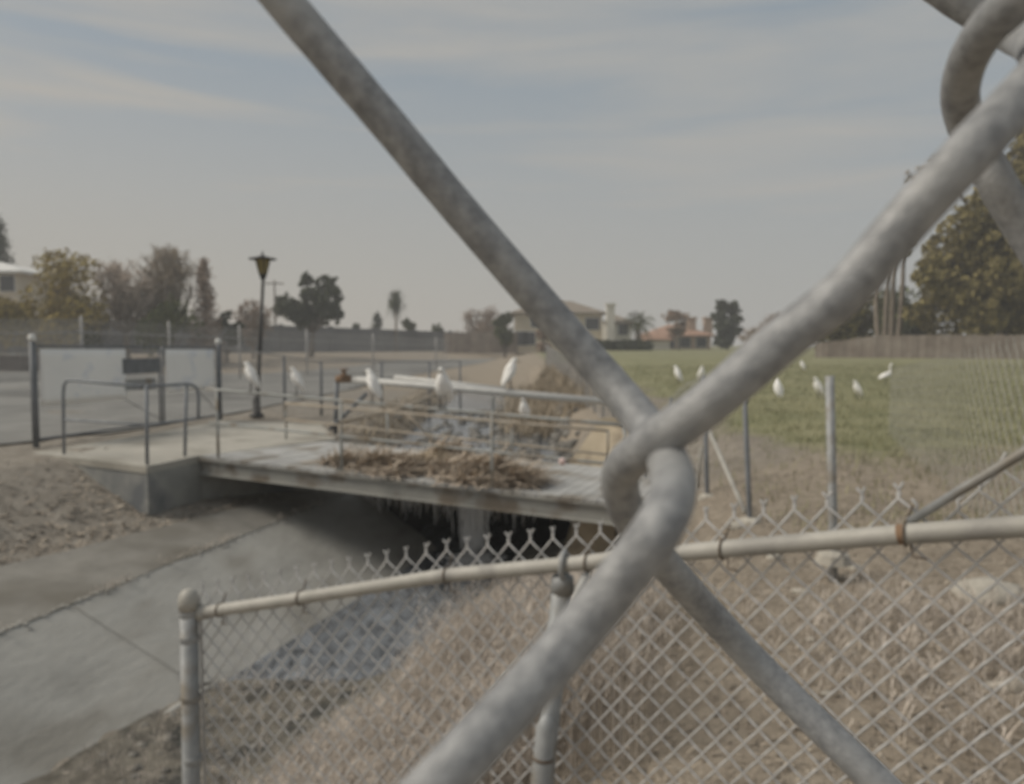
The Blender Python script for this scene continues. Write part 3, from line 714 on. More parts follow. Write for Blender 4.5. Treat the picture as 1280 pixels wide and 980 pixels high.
# tan apron and rocks on the right bank beyond the bridge
b = MB(); ap = [at(694,602,11.6), at(800,606,11.4), at(800,520,13.4), at(752,522,13.6), at(735,545,13.0)]
b.prism(ap, .5); tag(b.build('concrete_apron', M['apron'], off=ap[0]), 'tan sloping concrete slab at the right end of the footbridge', 'slab')
def rock_mesh(mb, c, s, seed, flat=.6):
    n, m_ = 9, 7; c = Vector(c); i0 = len(mb.v)
    for i in range(m_+1):
        th = math.pi*i/m_
        for jj in range(n):
            a = 2*math.pi*jj/n; d = Vector((math.sin(th)*math.cos(a), math.sin(th)*math.sin(a), math.cos(th)))
            k = 1+.42*noise.noise(d*1.3+Vector((seed*3.1,seed,0)))+.15*noise.noise(d*3+Vector((seed,0,0)))
            mb.v.append(c + Vector((d.x*s[0], d.y*s[1], d.z*s[2]))*k)
    for i in range(m_):
        for jj in range(n):
            l_ = (jj+1)%n; mb.f.append((i0+i*n+jj, i0+(i+1)*n+jj, i0+(i+1)*n+l_, i0+i*n+l_))
b = MB()
rb = MB()
for k in range(150):
    y = R.uniform(14.6, 30); x = 1.15 + R.gauss(0,.22) - .1*(y<18); s_ = R.uniform(.08,.2); rock_mesh(rb, (x, y, zt(x,y)+s_*.3), (s_, s_*R.uniform(.7,1), s_*.75), k)
for k in range(90):
    y = R.uniform(15, 24); x = R.gauss(.2,.5); s_ = R.uniform(.05,.13); rock_mesh(rb, (x, y, -.6+s_*.1), (s_, s_, s_*.7), k+300)
for k in range(70):
    y = R.uniform(15, 30); x = -2.6+R.gauss(0,.25); s_ = R.uniform(.06,.16); rock_mesh(rb, (x, y, zt(x,y)+s_*.2), (s_, s_, s_*.7), k+700)
for k in range(260):
    y = R.uniform(4.4, 7.4); x = lerp(Lx(y),Rx(y),R.random())+R.gauss(.1,.3); s_ = R.uniform(.015,.05); rock_mesh(rb, (x,y,max(zt(x,y),-1.6)+s_*.1), (s_,s_*.8,s_*.55), k+1200)
for k in range(160):
    y = R.uniform(15, 27); x = R.uniform(-2.3,.6); s_ = R.uniform(.05,.16); rock_mesh(rb, (x, y, -.6), (s_, s_*.8, s_*.6), k+2300)
tag(rb.build('riprap', M['grayrock'], smooth=True), kind='stuff')

# ------------------------------------------------------------------ reeds, weeds, litter, grass
def blade(mb, p, h, lean, w_, az, segs=3):
    d = Vector((math.cos(az), math.sin(az), 0)); sd_ = Vector((-d.y, d.x, 0))*w_
    pr_ = None
    for k in range(segs+1):
        t = k/segs; c = p + d*(lean*t*t) + Vector((0,0,h*t)); ww = sd_*(1-t*.85)
        if pr_: mb.quad(pr_[0], pr_[1], c+ww, c-ww)
        pr_ = (c-ww, c+ww)
    return c
b = MB()
for k in range(5200):
    y = R.uniform(19, 36); x = R.gauss(.95, .62) + (y-19)*.02
    if x < -.6 or x > 3.0: continue
    blade(b, Vector((x,y,max(-.62, zt(x,y)))), R.uniform(.25,.70), R.uniform(.05,.4), R.uniform(.012,.025), R.random()*6.3)
for k in range(1300):
    y = R.uniform(16, 34); x = -3.1 + R.gauss(0,.3); blade(b, Vector((x,y,zt(x,y))), R.uniform(.08,.25), R.uniform(.05,.25), R.uniform(.01,.02), R.random()*6.3)
tag(b.build('dry_reeds', M['reed']), kind='stuff')
b = MB()
def weed(p, h):
    az = R.random()*6.3; lean = R.uniform(.02,.30)*h
    d = Vector((math.cos(az), math.sin(az), 0))
    blade(b, p, h, lean, R.uniform(.0011,.0022), az, 3)
    for q in range(R.randint(6,10)):                      # seed heads and side twigs
        t = R.uniform(.45,1.0); s0 = p + d*(lean*t*t) + Vector((0,0,h*t)); a2 = R.random()*6.3; l_ = R.uniform(.03,.10)
        e_ = s0 + Vector((math.cos(a2)*l_*.7, math.sin(a2)*l_*.7, l_*R.uniform(.2,.9)))
        sd_ = Vector((-math.sin(a2), math.cos(a2), 0))*R.uniform(.0009,.0024); b.quad(s0-sd_*.4, s0+sd_*.4, e_+sd_, e_-sd_)
ENV = [(150,985),(230,965),(300,935),(400,915),(480,890),(515,830),(535,770),(600,735),(700,722),(760,715),(860,690),(1280,640)]
def fit_height(p, h):
    lim = pw(ENV, CX+FPX*p.x/p.y)*R.uniform(.985,1.03); return min(h, (CAM.z-(lim-HOR)/FPX*p.y)-p.z)
cnt = 0
while cnt < 30000:
    y = 2.6 + 6.4*R.random()**1.1; d_ = R.uniform(.35, 3.3); x = Rx(y) + d_
    ppx = CX + FPX*x/y
    dens = (.35+.65*sm(-.2,.25,noise.noise(Vector((x*1.1,y*1.1,2)))))*(1-sm(720,880,ppx))
    if R.random() > dens: cnt += .2; continue
    p_ = Vector((x,y,zt(x,y)-.02)); hh = fit_height(p_, R.uniform(.35,.85)*(.6+.5*sm(-.4,.4,noise.noise(Vector((x,y,9)))))*lerp(.3,1,sm(.5,2.0,d_))); cnt += 1
    if hh > .07: weed(p_, hh)
for k in range(650):                                    # a thin brush at the right
    y = R.gauss(3.0,.45); x = R.gauss(1.75,.35)
    if y < 1.9 or x < .9: continue
    weed(Vector((x,y,zt(x,y)-.02)), R.uniform(.05,.18))
for k in range(380):                                    # weeds on the sediment in the channel at the lower left
    y = R.uniform(4.4, 7.3); x = Lx(y) + R.uniform(.15, 1.4); weed(Vector((x,y,zt(x,y)-.02)), R.uniform(.05,.22))
for k in range(260):                                     # tufts in the joint along the slope
    y = R.uniform(4.5, 13); x = Bx(y)+R.gauss(.0,.04)
    if noise.noise(Vector((y*.9,3,1))) > -.05: weed(Vector((x,y,-.86)), R.uniform(.02,.09))
tag(b.build('dry_weeds', M['straw']), kind='stuff')
b = MB()
for k in range(16000):
    y = 1.75 + 6.0*R.random()**1.7; x = R.uniform(Rx(y)+1.6, 3.2)
    if abs(x/y) > .75: continue
    p0 = Vector((x,y,zt(x,y)+.004+R.random()*.012)); a = R.random()*6.3; l_ = R.uniform(.008,.035); d = Vector((math.cos(a),math.sin(a),R.gauss(0,.3)))*l_
    sd_ = Vector((-math.sin(a),math.cos(a),R.gauss(0,.3)))*R.uniform(.0015,.007); b.quad(p0-sd_, p0+sd_, p0+d+sd_*.6, p0+d-sd_*.6)
for k in range(15000):
    y = 1.7 + 6.0*R.random()**1.6; x = R.uniform(Rx(y)+1.8, 3.4)
    if abs(x/y) > .75: continue
    p0 = Vector((x,y,zt(x,y)+.004+R.random()*.02)); a = R.random()*6.3; l_ = R.uniform(.02,.08); d = Vector((math.cos(a),math.sin(a),R.gauss(.1,.3)))*l_
    sd_ = Vector((-math.sin(a),math.cos(a),0))*R.uniform(.0008,.002); b.quad(p0-sd_, p0+sd_, p0+d+sd_*.6, p0+d-sd_*.6)
for k in range(2600):                                    # litter on the earth slope below the landing
    y = R.uniform(7.5, 13); x = Ax(y) - abs(R.gauss(0,1.2)); p0 = Vector((x,y,zt(x,y)+.006)); a = R.random()*6.3; l_ = R.uniform(.03,.12)
    d = Vector((math.cos(a),math.sin(a),R.gauss(0,.3)))*l_; sd_ = Vector((-math.sin(a),math.cos(a),.2))*R.uniform(.005,.02); b.quad(p0-sd_, p0+sd_, p0+d+sd_*.6, p0+d-sd_*.6)
tag(b.build('leaf_litter', M['litter']), kind='stuff')
b = MB(); n_ = 0
while n_ < 26000:
    y = 5.0 + 30*R.random()**1.7; x = R.uniform(2.0, .72*y+1)
    if x < 2.0 or R.random() > .15+.85*sm(2.6,4.6,x)*sm(5.5,10.5,y+.35*max(0,x-2.5)): n_ += .3; continue
    s_ = 1+.03*y; blade(b, Vector((x,y,zt(x,y)-.01)), R.uniform(.03,.09)*s_, R.uniform(.01,.06)*s_, R.uniform(.003,.006)*s_, R.random()*6.3, 2); n_ += 1
tag(b.build('field_grass', M['grassblade']), kind='stuff')

# rocks lying in the near dirt
for px, py, s_, lab in ((918,660,.075,'long pale stone at the foot of the leaning brace pipe'),(968,699,.055,'flat pale stone just under the top rail of the low fence'),
    (1014,801,.026,'small bright white stone among the leaf litter'),(1002,743,.05,'buff stone half buried behind the low fence mesh'),
    (1033,868,.022,'small yellowish stone beside the lower right wire'),(1272,860,.075,'rounded pale stone at the right border of the picture'),
    (1235,752,.16,'broad grey boulder in the dry brush at the right'),(1070,712,.05,'square pale stone beside the footing of the tallest bank post'),(1240,860,.035,'small flat stone left of the rounded pale stone')):
    q = hit(px,py); b = MB(); rock_mesh(b, q+Vector((0,0,s_*.15)), (s_, s_*.75, s_*.5), px*.37)
    tag(b.build('stone', M['rock'], smooth=True, off=q), lab, 'stone', 'stones lying in the dirt')

# ------------------------------------------------------------------ gate with banners, lamp
gate = thing('chain_link_gate', 'double chain-link gate hung with two white banners beside the path', 'gate', tuple(plane(45,557,.02)))
gA, gB = plane(45,557,.02), at(275,524,17.4); gA.z = gB.z = .02
gd = gB-gA; gl = gd.length; gu = gd/gl; gn = Vector((-gu.y, gu.x, 0))
def gz(t): return lerp(at(46,428,gA.y).z, at(279,431,gB.y).z, t)
for t, rr in ((0,.05),(1,.055)):
    q = gA+gd*t; b = MB(); b.tube([q-Vector((0,0,.1)), Vector((q.x,q.y,gz(t)+.02))], rr, 14); po = b.build('gate_post', M['dark_post'], gate, smooth=True)
    b = MB(); b.lathe((q.x,q.y,gz(t)+.02), [(rr*1.1,0),(rr*1.25,.04),(rr*1.15,.09),(rr*.6,.12)], 14); b.build('post_cap', M['white'], po, smooth=True)
def gp(t, f): q = gA+gd*t; return Vector((q.x, q.y, lerp(.12, gz(t)-.06, f)))
for t0, t1, bt0, bt1, bb in ((.01,.61,.02,.415,.36),(.63,.985,.638,.955,.40)):
    b = MB()
    b.tube([gp(t0,0), gp(t0,1)], .024, 10); b.tube([gp(t1,0), gp(t1,1)], .024, 10); b.tube([gp(t0,1), gp(t1,1)], .024, 10); b.tube([gp(t0,0), gp(t1,0)], .024, 10); b.tube([gp(t0,.97), gp(t1,.05)], .008, 6)
    fr = b.build('gate_leaf', M['dark_post'], gate, smooth=True)
    b = MB(); ll = gl*(t1-t0)
    chainlink(b, lambda u,h: gp(t0+u/gl,1)+Vector((0,0,h)), ll, lambda u: 0, lambda u: -1.6, pitch=.09, r=.0021, sides=3, nrm=lambda u: gn, prongs=False); b.build('chain_link_mesh', M['mesh'], fr)
    b = MB(); nb = 16; nr_ = 7
    for k in range(nb+1):
        for q in range(nr_+1):
            t = lerp(bt0,bt1,k/nb); f = lerp(.97,bb,q/nr_)
            b.v.append(gp(t,f) - gn*(.045+.010*math.sin(k*.9)+.012*noise.noise(Vector((t*7,f*2.5,1)))))
    for k in range(nb):
        for q in range(nr_): i_ = k*(nr_+1)+q; b.f.append((i_, i_+1, i_+nr_+2, i_+nr_+1))
    bo = b.build('banner', M['banner'], gate, smooth=True); sm_ = bo.modifiers.new('thick','SOLIDIFY'); sm_.thickness = .004
b = MB(); b.box(gp(.50,.76)-gn*.05, (1.0,.02,.30), rz=math.atan2(gu.y,gu.x)); b.build('latch_plate', M['dark_post'], gate)
b = MB(); b.box(gp(.49,.53)-gn*.05, (.8,.02,.22), rz=math.atan2(gu.y,gu.x)); b.build('latch_plate', M['post'], gate)

lq = plane(321,521,.02); lt = at(330,322,lq.y)
lamp = thing('street_lamp', 'slim black street lamp with an amber lantern beside the gate', 'street lamp', tuple(lq))
b = MB(); b.lathe(lq, [(.17,0),(.17,.05),(.10,.09),(.085,.4),(.06,.46),(.055,.5)], 14); b.build('base', M['lamp'], lamp, smooth=True)
ax = (lt-lq)
b = MB(); b.tube([lq+ax*.1, lq+ax*.87], [.055,.038], 12); b.build('pole', M['lamp'], lamp, smooth=True)
lh = lq+ax*.865
b = MB(); b.lathe(lh, [(.05,0),(.06,.05),(.085,.12),(.165,.44),(.17,.46)], 10); b.build('lantern_glass', M['lampglass'], lamp, smooth=False)
b = MB()
for k in range(6):
    a = 2*math.pi*k/6; b.tube([lh+Vector((.09*math.cos(a),.09*math.sin(a),.12)), lh+Vector((.175*math.cos(a),.175*math.sin(a),.46))], .011, 5)
b.lathe(lh, [(.055,0),(.075,.05),(.095,.12),(.09,.13)], 10); b.build('lantern_cage', M['lamp'], lamp)
b = MB(); b.lathe(lh+Vector((0,0,.46)), [(.32,0),(.32,.02),(.17,.05),(.07,.08),(.025,.11),(.015,.17),(.004,.20)], 16); b.build('lantern_roof', M['lamp'], lamp, smooth=True)

# ------------------------------------------------------------------ egrets
def egret(name, label, pose='hunched'):
    root = thing(name, label, 'egret', (0,0,0), 'white egrets by the creek')
    if pose == 'hunched':
        sp_ = [(-.125,.07,.010),(-.105,.12,.036),(-.07,.19,.070),(-.025,.27,.092),(.01,.345,.092),(.03,.40,.074),(.04,.44,.054),(.055,.475,.042),(.08,.494,.036),(.108,.490,.024),(.122,.485,.010)]
        bk = [(.112,.486),(.15,.468),(.190,.446)]; eye = (.090,.500)
    else:
        sp_ = [(-.24,.20,.008),(-.20,.22,.03),(-.10,.26,.066),(0,.29,.082),(.09,.33,.066),(.14,.38,.038),(.145,.44,.026),(.13,.50,.022),(.14,.56,.022),(.17,.595,.028),(.20,.60,.024),(.215,.598,.011)]
        bk = [(.21,.60),(.26,.592),(.31,.58)]; eye = (.182,.607)
    b = MB(); n = 14; i0 = 0; P = [Vector((x,0,z)) for x,z,_ in sp_]
    fine = []; rr = []
    for i in range(len(P)-1):
        for k in range(4):
            t = k/4; p0,p1,p2,p3 = P[max(i-1,0)],P[i],P[i+1],P[min(i+2,len(P)-1)]
            fine.append(.5*((2*p1)+(p2-p0)*t+(2*p0-5*p1+4*p2-p3)*t*t+(3*p1-p0-3*p2+p3)*t**3)); rr.append(lerp(sp_[i][2], sp_[i+1][2], t))
    fine.append(P[-1]); rr.append(sp_[-1][2])
    b.tube(fine, rr, n); b.build('body', M['feather'], root, smooth=True)
    for s_ in (-1,1):                                      # folded wings
        b = MB(); wpts = [(-.14,.05,.006),(-.105,.14,.034),(-.045,.24,.048),(.005,.33,.038),(.02,.385,.01)] if pose == 'hunched' else [(-.23,.20,.006),(-.15,.245,.030),(-.05,.285,.045),(.03,.32,.035),(.055,.335,.01)]
        b.tube([Vector((x, s_*(.018+r_*1.25), z)) for x,z,r_ in wpts], [r_ for *_,r_ in wpts], 9); b.build('wing', M['feather'], root, smooth=True)
        b = MB(); b.lathe((eye[0], s_*.027, eye[1]-.004), [(.002,0),(.005,.002),(.005,.006),(.002,.008)], 8); b.build('eye', M['leg'], root)
        kx = .02 if pose == 'hunched' else s_*.09
        b = MB(); b.tube([(-.01, s_*.03, .24), (-.005+kx*.4, s_*.032, .12), (-.02+kx, s_*.032, .008)], .0065, 6)
        for a in (-.5,0,.5): b.tube([(-.02+kx, s_*.032, .006), (-.02+kx+.06*math.cos(a), s_*.032+.06*math.sin(a), .004)], .004, 5)
        b.build('leg', M['leg'], root)
    b = MB(); b.tube([(x,0,z) for x,z in bk], [.011,.007,.0015], 8); b.build('beak', M['beak'], root, smooth=True)
    return root
e_h = egret('egret', 'white egret perched on the bridge top rail just left of the lamp post'); e_w = egret('egret', 'white egret striding with its neck raised on the grass field', 'walk')
LX = on_edge
def rail_pt(px): q = on_edge(px); return ztop(px, q, TOP) + Vector((0,0,.02))
def farrail_pt(px): q = on_edge(px, WB); return ztop(px, q, FT) + Vector((0,0,.02))
def pipe_pt(px, up=.06):
    t = (px-560)/220; return at(px, lerp(484.5,504,t), lerp(14.6,13.2,t)) + Vector((0,0,up))
def scaled(Y, body_px): return body_px/FPX*Y/.42
EG = [  # proto, position, heading (deg), scale, label
 (e_h, rail_pt(314), 185, .82, 'white egret perched on the bridge top rail just left of the lamp post'),
 (e_h, rail_pt(371), 200, .76, 'white egret leaning over the bridge rail just right of the lamp post'),
 (e_h, rail_pt(466), 160, .84, 'slim white egret on the bridge rail next to the rusty valve'),
 (e_h, rail_pt(554), 255, 1.0, 'large white egret facing forward on the middle of the bridge rail'),
 (e_h, pipe_pt(638), 20, 1.12, 'tallest white egret standing on the whitish pipe beyond the bridge'),
 (e_h, farrail_pt(655), 250, .72, 'small hunched white egret on the far tan rail below the tallest egret'),
 (e_h, hit(716,489), 230, .86, 'pale egret on the rocks beside the thick diagonal wire'),
 (e_h, hit(847,480), 150, 1.05, 'white egret on the grass with its back to the low orange roofed house'),
 (e_h, hit(877,480), 265, 1.05, 'white egret in the field just above the edge of the thick wire'),
 (e_h, hit(972,499), 100, .92, 'dim white egret on the grass just below the thick rising wire'),
 (e_h, hit(1022,500), 195, .95, 'white egret standing on the grass just left of the tallest bank post'),
 (e_h, hit(1071,500), 190, .80, 'white egret standing alone right of the tallest bank post'),
 (e_h, hit(1003,465), 170, .85, 'most distant white egret at the top of the grass field'),
 (e_w, hit(1107,482), 15, .95, 'white egret striding with its neck raised on the grass field')]
used = set()
for pr_, loc, hd, sc, lab in EG:
    o = pr_ if pr_.name not in used else copy_tree(pr_)
    used.add(pr_.name); o.location = loc; o.rotation_euler = (0,0,math.radians(hd)); o.scale = (sc,sc,sc); o['label'] = lab

# ------------------------------------------------------------------ far walls and fences
wl = thing('sound_wall', 'long grey block wall behind the path at the left', 'wall', (-40,60,0))
wp = [(-95,30),(-40,60),(-20,85),(0,110)]
tops_ = [4.6,4.0,3.7,3.3]
b = MB()
for k in range(3):
    a, c = Vector((*wp[k],0)), Vector((*wp[k+1],0)); d = (c-a).normalized(); nn_ = Vector((-d.y,d.x,0))*.15
    m_ = 8
    for q in range(m_):
        s0, s1 = a.lerp(c,q/m_), a.lerp(c,(q+1)/m_-.002); z0, z1 = lerp(tops_[k],tops_[k+1],q/m_), lerp(tops_[k],tops_[k+1],(q+1)/m_)
        b.prism([s0-nn_+Vector((0,0,z0)), s1-nn_+Vector((0,0,z1)), s1+nn_+Vector((0,0,z1)), s0+nn_+Vector((0,0,z0))], 5.0)
b.build('panels', M['soundwall'], wl)
for k in range(3):
    a, c = Vector((*wp[k],0)), Vector((*wp[k+1],0))
    for q in range(5):
        s0 = a.lerp(c, q/5); z0 = lerp(tops_[k],tops_[k+1],q/5); b = MB(); b.box((s0.x,s0.y,z0/2), (.5,.5,z0+.3)); b.build('pilaster', M['soundwall'], wl)
pf = thing('path_fence', 'grey chain-link fence with pipe posts in front of the block wall', 'fence', (-20,30,0))
fa, fb, fc = at(-80,398,27), at(103,398,31), at(560,424,62)
def pfp(t): return fa.lerp(fb, t*3) if t < 1/3 else fb.lerp(fc, (t-1/3)*1.5)
for px, Y in ((-20,28),(103,31),(213,36),(300,41),(384,46.5),(467,53),(545,61)):
    t = min((k/400 for k in range(401)), key=lambda t: abs(pfp(t).x/pfp(t).y-(px-CX)/FPX)); q = pfp(t)
    b = MB(); b.tube([(q.x,q.y,zt(q.x,q.y)-.1), q+Vector((0,0,.1))], .055, 8); b.build('post', M['mesh'], pf, smooth=True)
b = MB(); b.tube([pfp(k/30)-Vector((0,0,.55)) for k in range(31)], .03, 6); b.build('rail', M['mesh'], pf, smooth=True)
Lp = sum((pfp((k+1)/50)-pfp(k/50)).length for k in range(50))
b = MB(); chainlink(b, lambda u,h: pfp(max(0,min(1,u/Lp)))+Vector((0,0,h)), Lp, lambda u: 0, lambda u: -2.4, pitch=.24, r=.011, sides=3, nrm=lambda u: Vector((0,1,0)), prongs=False); b.build('chain_link_mesh', M['mesh'], pf)
# fence beyond the landing (right of the gate)
yf = thing('yard_fence', 'chain-link fence of blue grey posts right of the street lamp', 'fence', tuple(plane(350,520,.0)))
ya, yb, yc = at(279,434,17.4), at(401,452,19), at(575,452,26)
def yfp(t): return ya.lerp(yb,t*2) if t<.5 else yb.lerp(yc,(t-.5)*2)
for t in (.3,.5,.68,.86,1.0):
    q = yfp(t); b = MB(); b.tube([(q.x,q.y,zt(q.x,q.y)-.1), q], .035, 8); b.build('post', M['dark_post'], yf, smooth=True)
b = MB(); b.tube([yfp(k/20) for k in range(21)], .02, 6); b.build('top_rail', M['mesh'], yf, smooth=True)
Ly = (yb-ya).length+(yc-yb).length
b = MB(); chainlink(b, lambda u,h: yfp(max(0,min(1,u/Ly)))+Vector((0,0,h)), Ly, lambda u: 0, lambda u: -1.4, pitch=.10, r=.0024, sides=3, nrm=lambda u: Vector((0,1,0)), prongs=False); b.build('chain_link_mesh', M['mesh'], yf)
# wooden fence at the right
wf = thing('wooden_fence', 'weathered board fence under the trees at the far side of the field', 'fence', (30,48,.8))
b = MB(); fA, fB = at(1020,447,50), at(1330,446,44); nb = 130
for k in range(nb):
    q = fA.lerp(fB, k/nb); h_ = lerp(.9,1.35,sm(0,.3,k/nb))+R.uniform(-.03,.03); z = zt(q.x,q.y)
    b.box((q.x, q.y+R.uniform(-.015,.015), z+h_/2), (.125,.025,h_+.1), rz=math.atan2((fB-fA).y,(fB-fA).x))
b.build('boards', M['woodfence'], wf)
b = MB(); b.tube([fA.lerp(fB,k/10)+Vector((0,.06,.5)) for k in range(11)], .05, 4); b.build('rail', M['woodfence'], wf)
hf = thing('side_fence', 'pale grey board fence left of the large beige house', 'fence', (0,90,1))
b = MB(); fA, fB = at(556,440,88), at(648,440,84)
for k in range(50):
    q = fA.lerp(fB,k/50); b.box((q.x,q.y,2.0), (.17,.04,2.3+R.uniform(-.05,.05)))
b.build('boards', M['woodfence'], hf)
# low brown shed and cabinet at the left edge
q = plane(4,467,.05)
sh = thing('shed', 'low dark brown shed at the left edge beyond the path', 'shed', (q.x-1.2,q.y,0))
b = MB(); b.box((q.x-1.4,q.y+1,.55), (5.0,2.2,1.1)); b.build('wall', M['brownbox'], sh)
b = MB(); b.box((q.x-1.4,q.y+1,1.16), (5.4,2.6,.12)); b.build('roof', M['rail'], sh)
b = MB(); b.box((q.x-1.4,q.y-.12,.5), (1.0,.05,.9)); b.build('door', M['brownroof'], sh)
q = plane(37,466,.05); cb = thing('cabinet', 'small white cabinet beside the dark brown shed', 'cabinet', (q.x,q.y,0))
b = MB(); b.box((q.x,q.y,.4), (.42,.4,.72)); b.build('case', M['white'], cb); b = MB(); b.box((q.x,q.y,.03), (.5,.48,.08)); b.build('plinth', M['concrete'], cb)

# ------------------------------------------------------------------ houses
def hip_roof(mb, x0, x1, y0, y1, z, h, inset, o_=.5):
    a = [Vector((x0-o_,y0-o_,z)),Vector((x1+o_,y0-o_,z)),Vector((x1+o_,y1+o_,z)),Vector((x0-o_,y1+o_,z))]; ym = (y0+y1)/2
    r0, r1 = Vector((x0+inset,ym,z+h)), Vector((x1-inset,ym,z+h))
    mb.quad(a[0],a[1],r1,r0); mb.quad(a[2],a[3],r0,r1); mb.tri(a[1],a[2],r1); mb.tri(a[3],a[0],r0)
    mb.prism([v-Vector((0,0,.003)) for v in a], .18)
def win(parent, x, y, z, w_, h_, pane=True):
    b = MB(); b.box((x,y-.04,z), (w_+.16,.1,h_+.16)); f = b.build('window', M['white'], parent)
    b = MB(); b.box((x,y-.1,z), (w_,.05,h_)); b.build('pane', M['window'], f)
def X(px, Y): return (px-CX)/FPX*Y
def Z(py, Y): return CAM.z - (py-HOR)/FPX*Y
Y = 85
h1 = thing('house', 'large two storey beige house with a brown hip roof behind the diagonal wire', 'house', (X(700,Y),Y,1))
b = MB(); b.box(((X(643,Y)+X(752,Y))/2, Y+4, (Z(392,Y)+.8)/2), (X(752,Y)-X(643,Y), 8, Z(392,Y)-.8)); b.build('wall', M['beigewall'], h1)
b = MB(); hip_roof(b, X(643,Y), X(752,Y), Y, Y+8, Z(391,Y), Z(374,Y)-Z(391,Y), 3.2); rf = b.build('roof', M['brownroof'], h1)
b = MB(); b.box(((X(752,Y)+X(786,Y))/2, Y+2, (Z(404,Y)+.8)/2), (X(786,Y)-X(752,Y)-.02, 7, Z(404,Y)-.8)); b.build('wing_wall', M['whitewall'], h1)
b = MB(); hip_roof(b, X(752,Y)+.5, X(786,Y), Y-1.5, Y+5.5, Z(403.5,Y), .95, 1.2, .4); b.build('wing_roof', M['brownroof'], h1)
b = MB(); b.box((X(760,Y), Y-1.7, (Z(380,Y)+.8)/2), (.85,.8,Z(382,Y)-.8)); b.box((X(760,Y), Y-1.7, Z(382,Y)), (1.1,1.05,.22)); b.build('chimney', M['whitewall'], rf)
for px, py, w_, h_ in ((740,405,1.5,1.3),(651,423,1.3,1.5),(662,423,1.2,1.4),(700,405,1.4,1.3),(672,402,1.4,1.2)): win(h1, X(px,Y), Y, Z(py,Y), w_, h_)
win(h1, X(776,Y), Y-1.5, Z(412,Y), 1.0, 1.2)
Y = 96
h2 = thing('house', 'low pinkish house with an orange clay tile roof', 'house', (X(850,Y),Y,1))
b = MB(); b.box(((X(812,Y)+X(888,Y))/2, Y+4, (Z(419,Y)+.8)/2), (X(888,Y)-X(812,Y), 8, Z(419,Y)-.8)); b.build('wall', M['pinkwall'], h2)
b = MB(); hip_roof(b, X(812,Y), X(888,Y), Y, Y+8, Z(419,Y), Z(405,Y)-Z(419,Y), 3.0); rf = b.build('roof', M['orangeroof'], h2)
b = MB(); b.box((X(819,Y), Y-1.2, (Z(424,Y)+.8)/2), (2.6,2.4,Z(424,Y)-.8)); b.build('porch', M['whitewall'], h2)
b = MB(); hip_roof(b, X(819,Y)-1.4, X(819,Y)+1.4, Y-2.4, Y, Z(424,Y), .7, 1.2, .3); b.build('porch_roof', M['orangeroof'], h2)
for px in (889,868):
    b = MB(); b.box((X(px,Y), Y+2, Z(408,Y)), (1.0,.9,2.2)); b.box((X(px,Y), Y+2, Z(408,Y)+1.1), (1.3,1.2,.2)); b.build('chimney', M['pinkwall'], rf)
for px in (836,856,876): win(h2, X(px,Y), Y, Z(428,Y), 1.3, 1.2)
Y = 66
h3 = thing('house', 'white eaved house half hidden by the yellowing tree at the left border', 'house', (X(0,Y),Y,1))
b = MB(); b.box((X(-50,Y), Y+4, Z(341,Y)/2), (10.6,8,Z(341,Y)-.1)); b.build('wall', M['beigewall'], h3)
b = MB(); hip_roof(b, X(-50,Y)-5.3, X(-50,Y)+5.3, Y, Y+8, Z(340,Y), 1.2, 4.0, .8); b.build('roof', M['white'], h3)
win(h3, X(14,Y), Y, Z(355,Y), 1.2, 1.3)

# ------------------------------------------------------------------ trees
def leafcloud(mb, c, rad, n, ls, rs, flat=1.0):
    for k in range(n):
        while True:
            v = Vector((rs.uniform(-1,1),rs.uniform(-1,1),rs.uniform(-1,1)))
            if .04 < v.length < 1: break
        v *= v.length**-.35 if rs.random() < .7 else 1
        if v.length > 1.08: v *= 1/v.length
        p0 = c + Vector((v.x*rad.x, v.y*rad.y, v.z*rad.z)); a = Vector((rs.gauss(0,1),rs.gauss(0,1),rs.gauss(0,1)*flat)).normalized(); s_ = ls*rs.uniform(.6,1.4)
        u = a.orthogonal().normalized()*s_; w_ = a.cross(u)*rs.uniform(.35,.6)
        mb.quad(p0-u, p0-w_, p0+u, p0+w_)
def limb(mb, a, b_, r0, r1, rs, bend=.08):
    n = 5; L_ = (b_-a).length; o1 = Vector((rs.gauss(0,1),rs.gauss(0,1),rs.gauss(0,.4)))*bend*L_
    mb.tube([a.lerp(b_,k/n)+o1*math.sin(math.pi*k/n) for k in range(n+1)], [lerp(r0,r1,k/n) for k in range(n+1)], 6)
